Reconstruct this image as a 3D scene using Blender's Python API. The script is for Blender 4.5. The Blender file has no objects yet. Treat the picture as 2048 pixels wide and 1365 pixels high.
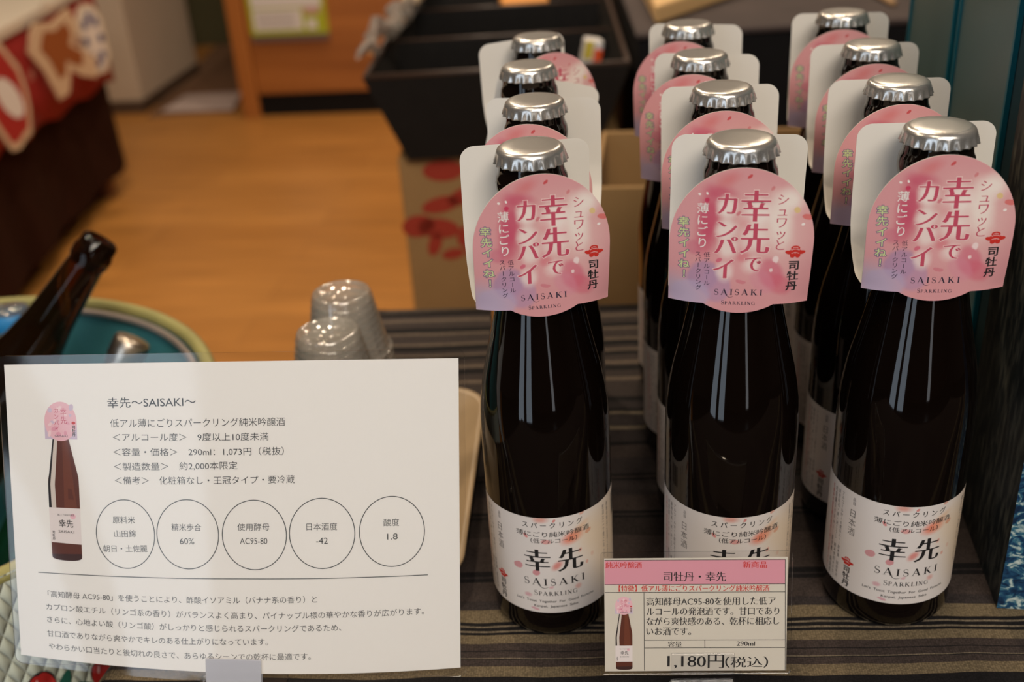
import bpy, bmesh, math, random
from mathutils import Vector, Matrix
R_ = math.radians
rnd = random.Random(7)
SC = bpy.context.scene
COL = SC.collection
T = 0.72                                    # height of the display table top

# ------------------------------------------------------------------ camera
FPX, PITCH, ROLL, CH = 2173.5, 0.48003, -0.06838, 0.35923
fw = Vector((0, math.cos(PITCH), -math.sin(PITCH)))
rt0 = Vector((1, 0, 0))
up0 = rt0.cross(fw)
rt = math.cos(ROLL)*rt0 + math.sin(ROLL)*up0
up = -math.sin(ROLL)*rt0 + math.cos(ROLL)*up0
cam = bpy.data.cameras.new('camera')
cam.sensor_width = 36
cam.lens = FPX/2048*36
cam.clip_start = 0.02
cam.dof.use_dof = True
cam.dof.focus_distance = 0.452
cam.dof.aperture_fstop = 7.2
camo = bpy.data.objects.new('camera', cam)
COL.objects.link(camo)
m = Matrix((rt, up, -fw)).transposed().to_4x4()
m.translation = Vector((0, 0, T+CH))
camo.matrix_world = m
SC.camera = camo

# ------------------------------------------------------------------ world, exposure, lights
SC.view_settings.view_transform = 'Standard'
SC.view_settings.look = 'None'
SC.view_settings.gamma = 1
SC.view_settings.use_curve_mapping = False
SC.view_settings.exposure = 0.12
w = bpy.data.worlds.new('world')
SC.world = w
w.use_nodes = True
w.node_tree.nodes['Background'].inputs[0].default_value = (1.0, .86, .7, 1)
w.node_tree.nodes['Background'].inputs[1].default_value = 0.02


def area(name, loc, target, size, energy, color, size_y=None, shape=None, spread=None):
    l = bpy.data.lights.new(name, 'AREA')
    l.energy = energy
    l.color = color
    l.size = size
    l.shape = shape or ('RECTANGLE' if size_y else 'DISK')
    if size_y:
        l.size_y = size_y
    if spread:
        l.spread = R_(spread)
    o = bpy.data.objects.new(name, l)
    COL.objects.link(o)
    o.location = loc
    d = Vector(target)-Vector(loc)
    o.rotation_euler = d.to_track_quat('-Z', 'Y').to_euler()
    return o


WARM = (1.0, .80, .58)
for i, (x, y, e) in enumerate([(-.55, 1.9, 20), (-.35, 3.5, 13), (.25, 1.6, 12), (-1.5, .9, 8), (-.45, -.2, 5), (1.1, 3.2, 14)]):
    area('ceiling_downlight', (x, y, 2.72), (x, y, 0), .16, e, WARM)
# the two glass leaves of the shop door behind the camera to the left, and a narrow window further right
for k in (-1, 1):
    area('shop_door_daylight', (-1.38-.30*k*.82, -1.56+.30*k*.57, 1.14), (.01, .41, 1.14), .40, 5.5, (.74, .86, 1.0), 2.1)
area('narrow_window_daylight', (.75, -2.4, 1.2), (.12, .42, 1.2), .22, 2.2, (.95, .96, 1.0), 2.0)
area('added_soft_key', (.35, -1.15, 2.74), (.1, .3, .8), 1.3, 74, (1.0, .89, .76), 1.3)  # added soft key; its side follows the tag shadows


# ------------------------------------------------------------------ materials
MATS = {}


def newmat(name):
    mt = bpy.data.materials.new(name)
    mt.use_nodes = True
    nt = mt.node_tree
    return mt, nt, nt.nodes['Principled BSDF']


def mat(name, col, rough=.6, metal=0, noise=0, nscale=40, bump=0, bscale=200, spec=.5, coat=0):
    """plain procedural material: base colour with a little noise and bump"""
    if name in MATS:
        return MATS[name]
    mt, nt, b = newmat(name)
    b.inputs['Base Color'].default_value = (*col, 1)
    b.inputs['Roughness'].default_value = rough
    b.inputs['Metallic'].default_value = metal
    b.inputs['Specular IOR Level'].default_value = spec
    b.inputs['Coat Weight'].default_value = coat
    tc = None
    if noise or bump:
        tc = nt.nodes.new('ShaderNodeTexCoord')
    if noise:
        n = nt.nodes.new('ShaderNodeTexNoise')
        n.inputs['Scale'].default_value = nscale
        n.inputs['Detail'].default_value = 4
        nt.links.new(tc.outputs['Object'], n.inputs['Vector'])
        mx = nt.nodes.new('ShaderNodeMix')
        mx.data_type = 'RGBA'
        mx.inputs[6].default_value = (*[c*(1-noise) for c in col], 1)
        mx.inputs[7].default_value = (*[min(1, c*(1+noise)) for c in col], 1)
        nt.links.new(n.outputs['Fac'], mx.inputs[0])
        nt.links.new(mx.outputs[2], b.inputs['Base Color'])
    if bump:
        n = nt.nodes.new('ShaderNodeTexNoise')
        n.inputs['Scale'].default_value = bscale
        nt.links.new(tc.outputs['Object'], n.inputs['Vector'])
        bp = nt.nodes.new('ShaderNodeBump')
        bp.inputs['Strength'].default_value = bump
        bp.inputs['Distance'].default_value = .002
        nt.links.new(n.outputs['Fac'], bp.inputs['Height'])
        nt.links.new(bp.outputs['Normal'], b.inputs['Normal'])
    MATS[name] = mt
    return mt


def film(name, refl=.06, tint=(1, 1, 1), rough=.03, milk=0.0, milkcol=(.8, .78, .72)):
    """thin clear plastic: transparent with a gloss, optionally milky"""
    mt = bpy.data.materials.new(name)
    mt.use_nodes = True
    nt = mt.node_tree
    nt.nodes.remove(nt.nodes['Principled BSDF'])
    out = nt.nodes['Material Output']
    tr = nt.nodes.new('ShaderNodeBsdfTransparent')
    tr.inputs[0].default_value = (*tint, 1)
    gl = nt.nodes.new('ShaderNodeBsdfGlossy')
    gl.inputs['Roughness'].default_value = rough
    mx = nt.nodes.new('ShaderNodeMixShader')
    lw = nt.nodes.new('ShaderNodeLayerWeight')
    lw.inputs['Blend'].default_value = .25
    ma = nt.nodes.new('ShaderNodeMath')
    ma.operation = 'MULTIPLY_ADD'
    ma.inputs[1].default_value = .5
    ma.inputs[2].default_value = refl
    nt.links.new(lw.outputs['Fresnel'], ma.inputs[0])
    nt.links.new(ma.outputs[0], mx.inputs[0])
    src = tr.outputs[0]
    if milk:
        df = nt.nodes.new('ShaderNodeBsdfDiffuse')
        df.inputs[0].default_value = (*milkcol, 1)
        m2 = nt.nodes.new('ShaderNodeMixShader')
        m2.inputs[0].default_value = milk
        nt.links.new(tr.outputs[0], m2.inputs[1])
        nt.links.new(df.outputs[0], m2.inputs[2])
        src = m2.outputs[0]
    nt.links.new(src, mx.inputs[1])
    nt.links.new(gl.outputs[0], mx.inputs[2])
    nt.links.new(mx.outputs[0], out.inputs[0])
    return mt


def blobs(name, base, lst, rough=.5, wob=0, wscale=.15, fleck=0):
    """printed artwork: soft and hard coloured shapes laid over a base colour, in UV millimetres.
    entries: (u, v, ru, rv, rotation, colour, strength, softness 0..1)"""
    mt, nt, b = newmat(name)
    b.inputs['Roughness'].default_value = rough
    uv = nt.nodes.new('ShaderNodeUVMap')
    vec = uv.outputs[0]
    if wob:
        n = nt.nodes.new('ShaderNodeTexNoise')
        n.inputs['Scale'].default_value = wscale
        n.inputs['Detail'].default_value = 3
        nt.links.new(vec, n.inputs['Vector'])
        s = nt.nodes.new('ShaderNodeVectorMath')
        s.operation = 'SUBTRACT'
        s.inputs[1].default_value = (.5, .5, .5)
        nt.links.new(n.outputs['Color'], s.inputs[0])
        s2 = nt.nodes.new('ShaderNodeVectorMath')
        s2.operation = 'MULTIPLY_ADD'
        s2.inputs[1].default_value = (wob, wob, 0)
        nt.links.new(s.outputs[0], s2.inputs[0])
        nt.links.new(vec, s2.inputs[2])
        vec = s2.outputs[0]
    rgb = nt.nodes.new('ShaderNodeRGB')
    rgb.outputs[0].default_value = (*base, 1)
    cur = rgb.outputs[0]
    for (u, v, ru, rv, rot, col, st, soft) in lst:
        mp = nt.nodes.new('ShaderNodeMapping')
        mp.vector_type = 'TEXTURE'
        mp.inputs['Location'].default_value = (u, v, 0)
        mp.inputs['Rotation'].default_value = (0, 0, R_(rot))
        mp.inputs['Scale'].default_value = (ru, rv, 1)
        nt.links.new(vec, mp.inputs['Vector'])
        ln = nt.nodes.new('ShaderNodeVectorMath')
        ln.operation = 'LENGTH'
        nt.links.new(mp.outputs[0], ln.inputs[0])
        mr = nt.nodes.new('ShaderNodeMapRange')
        mr.interpolation_type = 'SMOOTHSTEP'
        mr.inputs['From Min'].default_value = 1-soft
        mr.inputs['From Max'].default_value = 1
        mr.inputs['To Min'].default_value = st
        mr.inputs['To Max'].default_value = 0
        nt.links.new(ln.outputs['Value'], mr.inputs['Value'])
        mx = nt.nodes.new('ShaderNodeMix')
        mx.data_type = 'RGBA'
        mx.inputs[7].default_value = (*col, 1)
        nt.links.new(mr.outputs[0], mx.inputs[0])
        nt.links.new(cur, mx.inputs[6])
        cur = mx.outputs[2]
    nt.links.new(cur, b.inputs['Base Color'])
    MATS[name] = mt
    return mt


def srgb(r, g, b):
    f = lambda c: (c/255/12.92 if c/255 <= .04045 else ((c/255+.055)/1.055)**2.4)
    return (f(r), f(g), f(b))


# ------------------------------------------------------------------ scene helpers
def thing(name, label, cat, loc=(0, 0, 0), rotz=0, group=None):
    o = bpy.data.objects.new(name, None)
    COL.objects.link(o)
    o.location = loc
    o.rotation_euler = (0, 0, rotz)
    o.empty_display_size = .02
    o['label'] = label
    o['category'] = cat
    if group:
        o['group'] = group
    return o


def tag(o, label, cat, group=None):
    o['label'] = label
    o['category'] = cat
    if group:
        o['group'] = group
    return o


def link(name, me, parent=None):
    o = bpy.data.objects.new(name, me)
    COL.objects.link(o)
    if parent is not None:
        o.parent = parent
    return o


def dup(root):
    r = root.copy()
    COL.objects.link(r)
    for ch in list(root.children):
        c = ch.copy()
        COL.objects.link(c)
        c.parent = r
        for g in list(ch.children):
            d = g.copy()
            COL.objects.link(d)
            d.parent = c
    return r


class MB:
    """mesh builder: vertices, faces, material slots, uv"""
    def __init__(s):
        s.v, s.f, s.m, s.uv, s.sm = [], [], [], {}, []
        s.mats = []

    def slot(s, mt):
        if mt not in s.mats:
            s.mats.append(mt)
        return s.mats.index(mt)

    def face(s, idx, mt, smooth=False):
        s.f.append(tuple(idx))
        s.m.append(s.slot(mt))
        s.sm.append(smooth)

    def add(s, verts, faces, mt, smooth=False, uvs=None):
        b = len(s.v)
        s.v += [tuple(p) for p in verts]
        if uvs:
            for i, q in enumerate(uvs):
                s.uv[b+i] = q
        for f in faces:
            s.face([b+i for i in f], mt, smooth)

    def box(s, lo, hi, mt, M=None):
        x0, y0, z0 = lo
        x1, y1, z1 = hi
        vs = [Vector(p) for p in ((x0, y0, z0), (x1, y0, z0), (x1, y1, z0), (x0, y1, z0), (x0, y0, z1), (x1, y0, z1), (x1, y1, z1), (x0, y1, z1))]
        if M is not None:
            vs = [M @ p for p in vs]
        s.add(vs, [(3, 2, 1, 0), (4, 5, 6, 7), (0, 1, 5, 4), (1, 2, 6, 5), (2, 3, 7, 6), (3, 0, 4, 7)], mt)

    def lathe(s, prof, mt, n=48, smooth=True, rfun=None, M=None, close=True, ang=None):
        rings = []
        vs, fs = [], []
        full = ang is None
        a0, a1 = (0, 2*math.pi) if full else ang
        cnt = n if full else n+1
        for (r, z) in prof:
            ring = []
            for k in range(cnt):
                a = a0+(a1-a0)*k/n
                rr = rfun(r, z, a) if rfun else r
                p = Vector((rr*math.cos(a), rr*math.sin(a), z))
                ring.append(len(vs))
                vs.append(M @ p if M is not None else p)
            rings.append(ring)
        for i in range(len(rings)-1):
            for k in range(n):
                k2 = (k+1) % cnt
                fs.append((rings[i][k], rings[i][k2], rings[i+1][k2], rings[i+1][k]))
        s.add(vs, fs, mt, smooth)

    def build(s, name, parent=None, bevel=0, segs=2, sub=0):
        me = bpy.data.meshes.new(name)
        me.from_pydata(s.v, [], s.f)
        for mt in s.mats:
            me.materials.append(mt)
        me.polygons.foreach_set('material_index', s.m)
        me.polygons.foreach_set('use_smooth', s.sm)
        if s.uv:
            lay = me.uv_layers.new(name='UVMap')
            for lp in me.loops:
                q = s.uv.get(lp.vertex_index, (0, 0))
                lay.data[lp.index].uv = q
        me.update()
        o = link(name, me, parent)
        if bevel:
            md = o.modifiers.new('bevel', 'BEVEL')
            md.width = bevel
            md.segments = segs
            md.limit_method = 'ANGLE'
            md.angle_limit = R_(40)
            md.harden_normals = False
        if sub:
            md = o.modifiers.new('sub', 'SUBSURF')
            md.levels = sub
            md.render_levels = sub
        return o


def tube(mb, pts, r, mt, n=10, caps=True):
    pts = [Vector(p) for p in pts]
    vs, fs = [], []
    for i, p in enumerate(pts):
        d = (pts[min(i+1, len(pts)-1)]-pts[max(i-1, 0)]).normalized()
        a = d.orthogonal() if i == 0 else a-d*a.dot(d)
        a.normalize()
        b = d.cross(a)
        rr = r[i] if isinstance(r, (list, tuple)) else r
        for k in range(n):
            t = 2*math.pi*k/n
            vs.append(p+rr*(math.cos(t)*a+math.sin(t)*b))
    for i in range(len(pts)-1):
        for k in range(n):
            fs.append((i*n+k, i*n+(k+1) % n, (i+1)*n+(k+1) % n, (i+1)*n+k))
    if caps:
        fs.append(tuple(range(n-1, -1, -1)))
        fs.append(tuple(range((len(pts)-1)*n, len(pts)*n)))
    mb.add(vs, fs, mt, True)


# ------------------------------------------------------------------ lettering (built-in font, flattened to meshes)
GL = {}


def run_mesh(s, ax=0.0, ay=0.0):
    """a run of text as flat triangles in em units, strokes fattened by ax across and ay up (negative thins);
    returns verts, faces, (x0, x1)"""
    key = (s, round(ax, 4), round(ay, 4))
    if key in GL:
        return GL[key]
    c = bpy.data.curves.new('t', 'FONT')
    c.body = s
    c.resolution_u = 3
    o = bpy.data.objects.new('t', c)
    COL.objects.link(o)
    bpy.context.view_layer.update()
    dg = bpy.context.evaluated_depsgraph_get()
    me = bpy.data.meshes.new_from_object(o.evaluated_get(dg))
    bpy.data.objects.remove(o)
    bm = bmesh.new()
    bm.from_mesh(me)
    bpy.data.meshes.remove(me)
    bmesh.ops.remove_doubles(bm, verts=bm.verts, dist=1e-5)
    if ax or ay:
        nrm = {}
        for e in bm.edges:
            if len(e.link_faces) == 1:
                f = e.link_faces[0]
                mid = (e.verts[0].co+e.verts[1].co)/2
                d = (e.verts[1].co-e.verts[0].co)
                n = Vector((d.y, -d.x, 0))
                if n.length < 1e-9:
                    continue
                n.normalize()
                if n.dot(f.calc_center_median()-mid) > 0:
                    n = -n
                for v in e.verts:
                    nrm.setdefault(v.index, []).append(n)
        bm.verts.ensure_lookup_table()
        for i, ns in nrm.items():
            a = sum(ns, Vector())
            if a.length < .2:
                continue
            a.normalize()
            k = 1/max(.6, a.dot(ns[0]))
            bm.verts[i].co.x += a.x*ax*k
            bm.verts[i].co.y += a.y*ay*k
    bm.verts.index_update()
    vs = [(v.co.x, v.co.y) for v in bm.verts]
    fs = [tuple(v.index for v in f.verts) for f in bm.faces]
    bm.free()
    xs = [p[0] for p in vs] or [0]
    GL[key] = (vs, fs, (min(xs), max(xs)))
    return GL[key]


def text_h(s, x0, y0, x1, y1, h, ax=0, ay=0):
    """a horizontal run fitted between two baseline ends; h = em height"""
    vs, fs, (a, b) = run_mesh(s, ax, ay)
    L = math.hypot(x1-x0, y1-y0)
    dx, dy = (x1-x0)/L, (y1-y0)/L
    k = L/(b-a)
    out = []
    for (x, y) in vs:
        X = (x-a)*k
        Y = y*h
        out.append((x0+dx*X-dy*Y, y0+dy*X+dx*Y))
    return out, fs


VERT_ROT = 'ー～（）()'


def char_box(ch, cx, cy, wd, ht, ax=0, ay=0, rot=False, slant=0):
    """one character filling a box centred at cx, cy (em box keeps the character's own proportions)"""
    vs, fs, _ = run_mesh(ch, ax, ay)
    if not vs:
        return [], []
    xs = [p[0] for p in vs]
    ys = [p[1] for p in vs]
    ex, ey = .5*(min(xs)+max(xs)), .38
    if ch in '！!、。':
        ey = .5*(min(ys)+max(ys))
    out = []
    for (x, y) in vs:
        X, Y = x-ex, y-ey
        if rot:
            X, Y = -Y*0+(Y), -X
        out.append((cx+X*wd+slant*Y*ht, cy+Y*ht))
    return out, fs


def text_v(s, cx, top, bot, wd, ax=0, ay=0, drift=0, fill=.96):
    """a vertical column of characters, upright, between top and bottom"""
    small = 'ュッャョ'
    n = sum(.72 if c in small else 1 for c in s)
    step = (top-bot)/n
    V, F = [], []
    y = top
    for c in s:
        st = step*(.72 if c in small else 1)
        cy = y-st/2
        x = cx+drift*(top-cy)/(top-bot)
        vs, fs = char_box(c, x, cy, wd, step*fill, ax, ay, rot=c in VERT_ROT)
        b = len(V)
        V += vs
        F += [tuple(b+i for i in f) for f in fs]
        y -= st
    return V, F


def ribbon(pts, wid):
    """flat stroke polygon along pts with widths"""
    pts = [Vector((*p, 0)) for p in pts]
    if not isinstance(wid, (list, tuple)):
        wid = [wid]*len(pts)
    V, F = [], []
    for i, p in enumerate(pts):
        d = (pts[min(i+1, len(pts)-1)]-pts[max(i-1, 0)]).normalized()
        n = Vector((-d.y, d.x, 0))
        for s in (1, -1):
            q = p+n*s*wid[i]/2
            V.append((q.x, q.y))
    for i in range(len(pts)-1):
        F.append((2*i, 2*i+1, 2*i+3, 2*i+2))
    return V, F


def arc(cx, cy, rx, ry, a0, a1, n=14):
    return [(cx+rx*math.cos(R_(a0+(a1-a0)*i/n)), cy+ry*math.sin(R_(a0+(a1-a0)*i/n))) for i in range(n+1)]


def serif_letter(ch):
    """roman capitals with thick and thin strokes and bracket serifs, cap height 1; returns strokes and width"""
    S = []
    th, tn = .17, .058
    bar = lambda x0, x1, y: S.append(ribbon([(x0, y), (x1, y)], .04))
    stem = lambda x, w=th: (S.append(ribbon([(x, 0), (x, 1)], w)), bar(x-.17, x+.17, .02), bar(x-.17, x+.17, .98))
    if ch == 'I':
        stem(.17)
        return S, .34
    if ch == 'A':
        S.append(ribbon([(.10, 0), (.44, 1.02)], tn))
        S.append(ribbon([(.42, 1.02), (.78, 0)], th))
        S.append(ribbon([(.22, .34), (.66, .34)], tn))
        bar(0, .22, .02)
        bar(.62, .94, .02)
        return S, .94
    if ch == 'K':
        stem(.17)
        S.append(ribbon([(.22, .45), (.66, .98)], tn))
        S.append(ribbon([(.34, .58), (.72, .02)], th))
        bar(.5, .8, .98)
        bar(.6, .92, .02)
        return S, .9
    if ch == 'S':
        p = arc(.28, .75, .2, .24, 35, 180, 8)+arc(.28, .75, .2, .24, 190, 262, 5)+arc(.3, .26, .22, .25, 75, 0, 6)+arc(.3, .26, .22, .26, -10, -150, 9)
        wd = [.05+.08*math.exp(-((i-len(p)*.5)/7)**2) for i in range(len(p))]
        S.append(ribbon(p, wd))
        S.append(ribbon([(.45, .98), (.46, .72)], .035))
        S.append(ribbon([(.07, .28), (.09, .0)], .035))
        return S, .56
    if ch in 'PR':
        stem(.17)
        p = [(.17, .97)]+arc(.34, .73, .22, .235, 90, -90, 12)+[(.17, .49)]
        S.append(ribbon(p, [tn]*3+[tn+.08*math.sin(math.pi*i/9) for i in range(10)]+[tn]*(len(p)-13)))
        if ch == 'R':
            S.append(ribbon([(.36, .5), (.72, .02)], th))
            bar(.62, .86, .02)
            return S, .82
        return S, .62
    if ch == 'L':
        stem(.17)
        S.append(ribbon([(.17, .025), (.6, .025)], .05))
        S.append(ribbon([(.6, 0), (.62, .25)], .04))
        return S, .66
    if ch == 'N':
        S.append(ribbon([(.15, 0), (.15, 1)], tn))
        S.append(ribbon([(.72, 0), (.72, 1)], tn))
        S.append(ribbon([(.14, 1), (.73, 0)], th))
        bar(0, .3, .02)
        bar(.58, .87, .98)
        bar(0, .2, .98)
        return S, .87
    if ch == 'G':
        p = arc(.46, .5, .38, .49, 42, 320, 20)
        S.append(ribbon(p, [.05+.09*max(0, math.sin(math.pi*(i-2)/16)) for i in range(21)]))
        S.append(ribbon([(.76, .02), (.76, .44)], .12))
        bar(.6, .9, .44)
        S.append(ribbon([(.75, .98), (.77, .7)], .035))
        return S, .92
    return S, .4


def serif_text(s, x0, x1, y, h, swash=False, gap=.16, first=1.0, drop=0):
    V, F = [], []
    W_ = 0
    lay = []
    for i, c in enumerate(s):
        st, wd = serif_letter(c)
        k = first if i == 0 else 1
        lay.append((st, W_, k))
        W_ += wd*k+gap
    W_ -= gap
    k = (x1-x0)/W_
    for st, ox, kk in lay:
        for vs, fs in st:
            b = len(V)
            V += [(x0+(px*kk+ox)*k, y+py*h*kk) for px, py in vs]
            F += [tuple(b+i for i in f) for f in fs]
    if swash:                                   # the long curved tail from the first A under the I
        ox = lay[1][1]
        pts = [(x0+(ox+a)*k, y+b*h) for a, b in [(.76, .06), (.86, -.16), (1.02, -.34), (1.24, -.42), (1.5, -.36), (1.7, -.2)]]
        vs, fs = ribbon(pts, [.1*h, .09*h, .08*h, .07*h, .05*h, .02*h])
        b = len(V)
        V += vs
        F += [tuple(b+i for i in f) for f in fs]
    return V, F


def poly_fan(pts):
    return list(pts), [tuple(range(len(pts)))]


def ellipse(cx, cy, rx, ry, rot=0, n=20):
    c, s_ = math.cos(R_(rot)), math.sin(R_(rot))
    return poly_fan([(cx+rx*math.cos(2*math.pi*i/n)*c-ry*math.sin(2*math.pi*i/n)*s_,
                      cy+rx*math.cos(2*math.pi*i/n)*s_+ry*math.sin(2*math.pi*i/n)*c) for i in range(n)])


def ring(cx, cy, rx, ry, wd, n=48):
    V, F = [], []
    for i in range(n):
        a = 2*math.pi*i/n
        for k in (wd/2, -wd/2):
            V.append((cx+(rx+k)*math.cos(a), cy+(ry+k)*math.sin(a)))
    for i in range(n):
        j = (i+1) % n
        F.append((2*i, 2*i+1, 2*j+1, 2*j))
    return V, F


def sliced(V, F, sx=None, sy=None):
    """cut flat polygons on a grid so they can follow a curved surface"""
    bm = bmesh.new()
    vs = [bm.verts.new((x, y, 0)) for x, y in V]
    for f in F:
        try:
            bm.faces.new([vs[i] for i in f])
        except ValueError:
            pass
    for ax_, st in ((0, sx), (1, sy)):
        if not st or not V:
            continue
        lo = min(p[ax_] for p in V)
        hi = max(p[ax_] for p in V)
        k = math.floor(lo/st)+1
        while k*st < hi:
            g = bm.verts[:]+bm.edges[:]+bm.faces[:]
            co = (k*st, 0, 0) if ax_ == 0 else (0, k*st, 0)
            no = (1, 0, 0) if ax_ == 0 else (0, 1, 0)
            bmesh.ops.bisect_plane(bm, geom=g, dist=1e-6, plane_co=co, plane_no=no)
            k += 1
    bm.verts.index_update()
    Vo = [(v.co.x, v.co.y) for v in bm.verts]
    Fo = [tuple(v.index for v in f.verts) for f in bm.faces]
    # keep every face wound the same way (facing +z in the flat layout)
    res = []
    for f in Fo:
        a = sum(Vo[f[i]][0]*Vo[f[(i+1) % len(f)]][1]-Vo[f[(i+1) % len(f)]][0]*Vo[f[i]][1] for i in range(len(f)))
        res.append(f if a > 0 else tuple(reversed(f)))
    bm.free()
    return Vo, res


def put(mb, VF, fun, off, mt, sx=None, sy=None, uv=False):
    """lay flat artwork (mm) on a surface given by fun(x, y, offset)"""
    V, F = sliced(*VF, sx, sy)
    mb.add([fun(x, y, off) for x, y in V], F, mt, False, [(x, y) for x, y in V] if uv else None)


def merge(*vfs):
    V, F = [], []
    for v, f in vfs:
        b = len(V)
        V += v
        F += [tuple(b+i for i in q) for q in f]
    return V, F


def crest(cx, cy, w_, h_):
    """the small red flower crest: a domed bud in bands over spreading side petals"""
    red = merge(
        ellipse(cx, cy+h_*.30, w_*.24, h_*.20, 0),
        ellipse(cx-w_*.33, cy-h_*.05, w_*.20, h_*.15, -12),
        ellipse(cx+w_*.33, cy-h_*.05, w_*.20, h_*.15, 12),
        ellipse(cx-w_*.14, cy+h_*.02, w_*.2, h_*.17, 0),
        ellipse(cx+w_*.14, cy+h_*.02, w_*.2, h_*.17, 0),
        ellipse(cx-w_*.13, cy-h_*.28, w_*.15, h_*.2, 30),
        ellipse(cx+w_*.13, cy-h_*.28, w_*.15, h_*.2, -30))
    pale = merge(
        ribbon(arc(cx, cy+h_*.02, w_*.24, h_*.2, 150, 30, 8), h_*.05),
        ribbon([(cx-w_*.2, cy-h_*.13), (cx, cy-h_*.04), (cx+w_*.2, cy-h_*.13)], h_*.05),
        ribbon(arc(cx, cy+h_*.2, w_*.17, h_*.16, 150, 30, 6), h_*.045))
    return red, pale


# ------------------------------------------------------------------ room
def setting(mb, name, **k):
    o = mb.build(name, **k)
    o['kind'] = 'structure'
    return o


def wood_floor():
    mt, nt, b = newmat('oak floor')
    tc = nt.nodes.new('ShaderNodeTexCoord')
    mp = nt.nodes.new('ShaderNodeMapping')
    mp.inputs['Rotation'].default_value = (0, 0, R_(8))
    nt.links.new(tc.outputs['Object'], mp.inputs[0])
    br = nt.nodes.new('ShaderNodeTexBrick')
    br.inputs['Scale'].default_value = 1
    br.inputs['Brick Width'].default_value = .9
    br.inputs['Row Height'].default_value = .12
    br.inputs['Mortar Size'].default_value = .0012
    br.inputs['Color1'].default_value = (.47, .205, .046, 1)
    br.inputs['Color2'].default_value = (.55, .25, .060, 1)
    br.inputs['Mortar'].default_value = (.30, .13, .035, 1)
    nt.links.new(mp.outputs[0], br.inputs['Vector'])
    m2 = nt.nodes.new('ShaderNodeMapping')
    m2.inputs['Scale'].default_value = (2, 22, 1)
    nt.links.new(mp.outputs[0], m2.inputs[0])
    n = nt.nodes.new('ShaderNodeTexNoise')
    n.inputs['Scale'].default_value = 1.6
    n.inputs['Detail'].default_value = 5
    nt.links.new(m2.outputs[0], n.inputs['Vector'])
    mx = nt.nodes.new('ShaderNodeMix')
    mx.data_type = 'RGBA'
    mx.blend_type = 'MULTIPLY'
    mx.inputs[0].default_value = .55
    cr = nt.nodes.new('ShaderNodeValToRGB')
    cr.color_ramp.elements[0].position = .3
    cr.color_ramp.elements[0].color = (.55, .5, .45, 1)
    cr.color_ramp.elements[1].position = .7
    cr.color_ramp.elements[1].color = (1.15, 1.1, 1.05, 1)
    nt.links.new(n.outputs['Fac'], cr.inputs[0])
    nt.links.new(br.outputs['Color'], mx.inputs[6])
    nt.links.new(cr.outputs[0], mx.inputs[7])
    # unseen floor behind the camera made dark, added to keep orange reflections off bottles
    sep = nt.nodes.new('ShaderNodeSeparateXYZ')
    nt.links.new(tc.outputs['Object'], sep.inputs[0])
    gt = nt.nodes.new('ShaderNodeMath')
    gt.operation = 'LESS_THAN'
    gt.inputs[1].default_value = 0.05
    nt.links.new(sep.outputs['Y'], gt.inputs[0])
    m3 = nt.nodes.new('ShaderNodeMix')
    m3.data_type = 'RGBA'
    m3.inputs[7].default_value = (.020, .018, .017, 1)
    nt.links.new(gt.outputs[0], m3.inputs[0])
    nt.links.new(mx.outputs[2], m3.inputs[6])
    nt.links.new(m3.outputs[2], b.inputs['Base Color'])
    b.inputs['Roughness'].default_value = .42
    return mt




def shaded_wall():
    mt, nt, b = newmat('olive wall with recess shade')
    tc = nt.nodes.new('ShaderNodeTexCoord')
    sep = nt.nodes.new('ShaderNodeSeparateXYZ')
    nt.links.new(tc.outputs['Object'], sep.inputs[0])
    gt = nt.nodes.new('ShaderNodeMath')
    gt.operation = 'GREATER_THAN'
    gt.inputs[1].default_value = 1.15
    nt.links.new(sep.outputs['Z'], gt.inputs[0])
    mx = nt.nodes.new('ShaderNodeMix')
    mx.data_type = 'RGBA'
    mx.inputs[6].default_value = (.075, .068, .028, 1)  # deep recess shade put into the colour; pale part above added for cap reflections
    mx.inputs[7].default_value = (.36, .35, .33, 1)
    nt.links.new(gt.outputs[0], mx.inputs[0])
    nt.links.new(mx.outputs[2], b.inputs['Base Color'])
    b.inputs['Roughness'].default_value = .8
    return mt


OLIVE = shaded_wall()
DARKW = mat('dark shop wall', (.055, .042, .034), .8, noise=.1, nscale=5)
CEIL = mat('ceiling board', (.42, .42, .41), .85, noise=.03, nscale=5)
mb = MB()
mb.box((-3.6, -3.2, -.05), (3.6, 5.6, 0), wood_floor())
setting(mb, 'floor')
mb = MB()
mb.box((-3.6, 5.4, 0), (3.6, 5.6, 2.8), OLIVE)
setting(mb, 'wall_back')
mb = MB()
mb.box((-3.8, -3.2, 0), (-3.6, 5.6, 2.8), DARKW)
setting(mb, 'wall_left')
mb = MB()
mb.box((3.6, -3.2, 0), (3.8, 5.6, 2.8), DARKW)
setting(mb, 'wall_right')
mb = MB()
mb.box((-3.6, -3.4, 0), (3.6, -3.2, 2.8), DARKW)
setting(mb, 'wall_front')
mb = MB()
mb.box((-3.8, -3.4, 2.8), (3.8, 5.6, 2.9), CEIL)
setting(mb, 'ceiling')
# the beige end of a partition wall, with a dark skirting line
PART = mat('beige partition paint', (.60, .49, .38), .75, noise=.06, nscale=8)
Mp = Matrix.Translation((-1.363, 4.2, 0)) @ Matrix.Rotation(R_(-7), 4, 'Z')
mb = MB()
mb.box((-.14, 0, 0), (0, .62, 2.8), PART, Mp)
setting(mb, 'wall_partition', bevel=.006)
SKIRT = mat('brown skirting', (.09, .055, .035), .6)
mb = MB()
mb.box((-.143, -.004, 0), (.004, .624, .05), SKIRT, Mp)
setting(mb, 'baseboard_partition')

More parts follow.
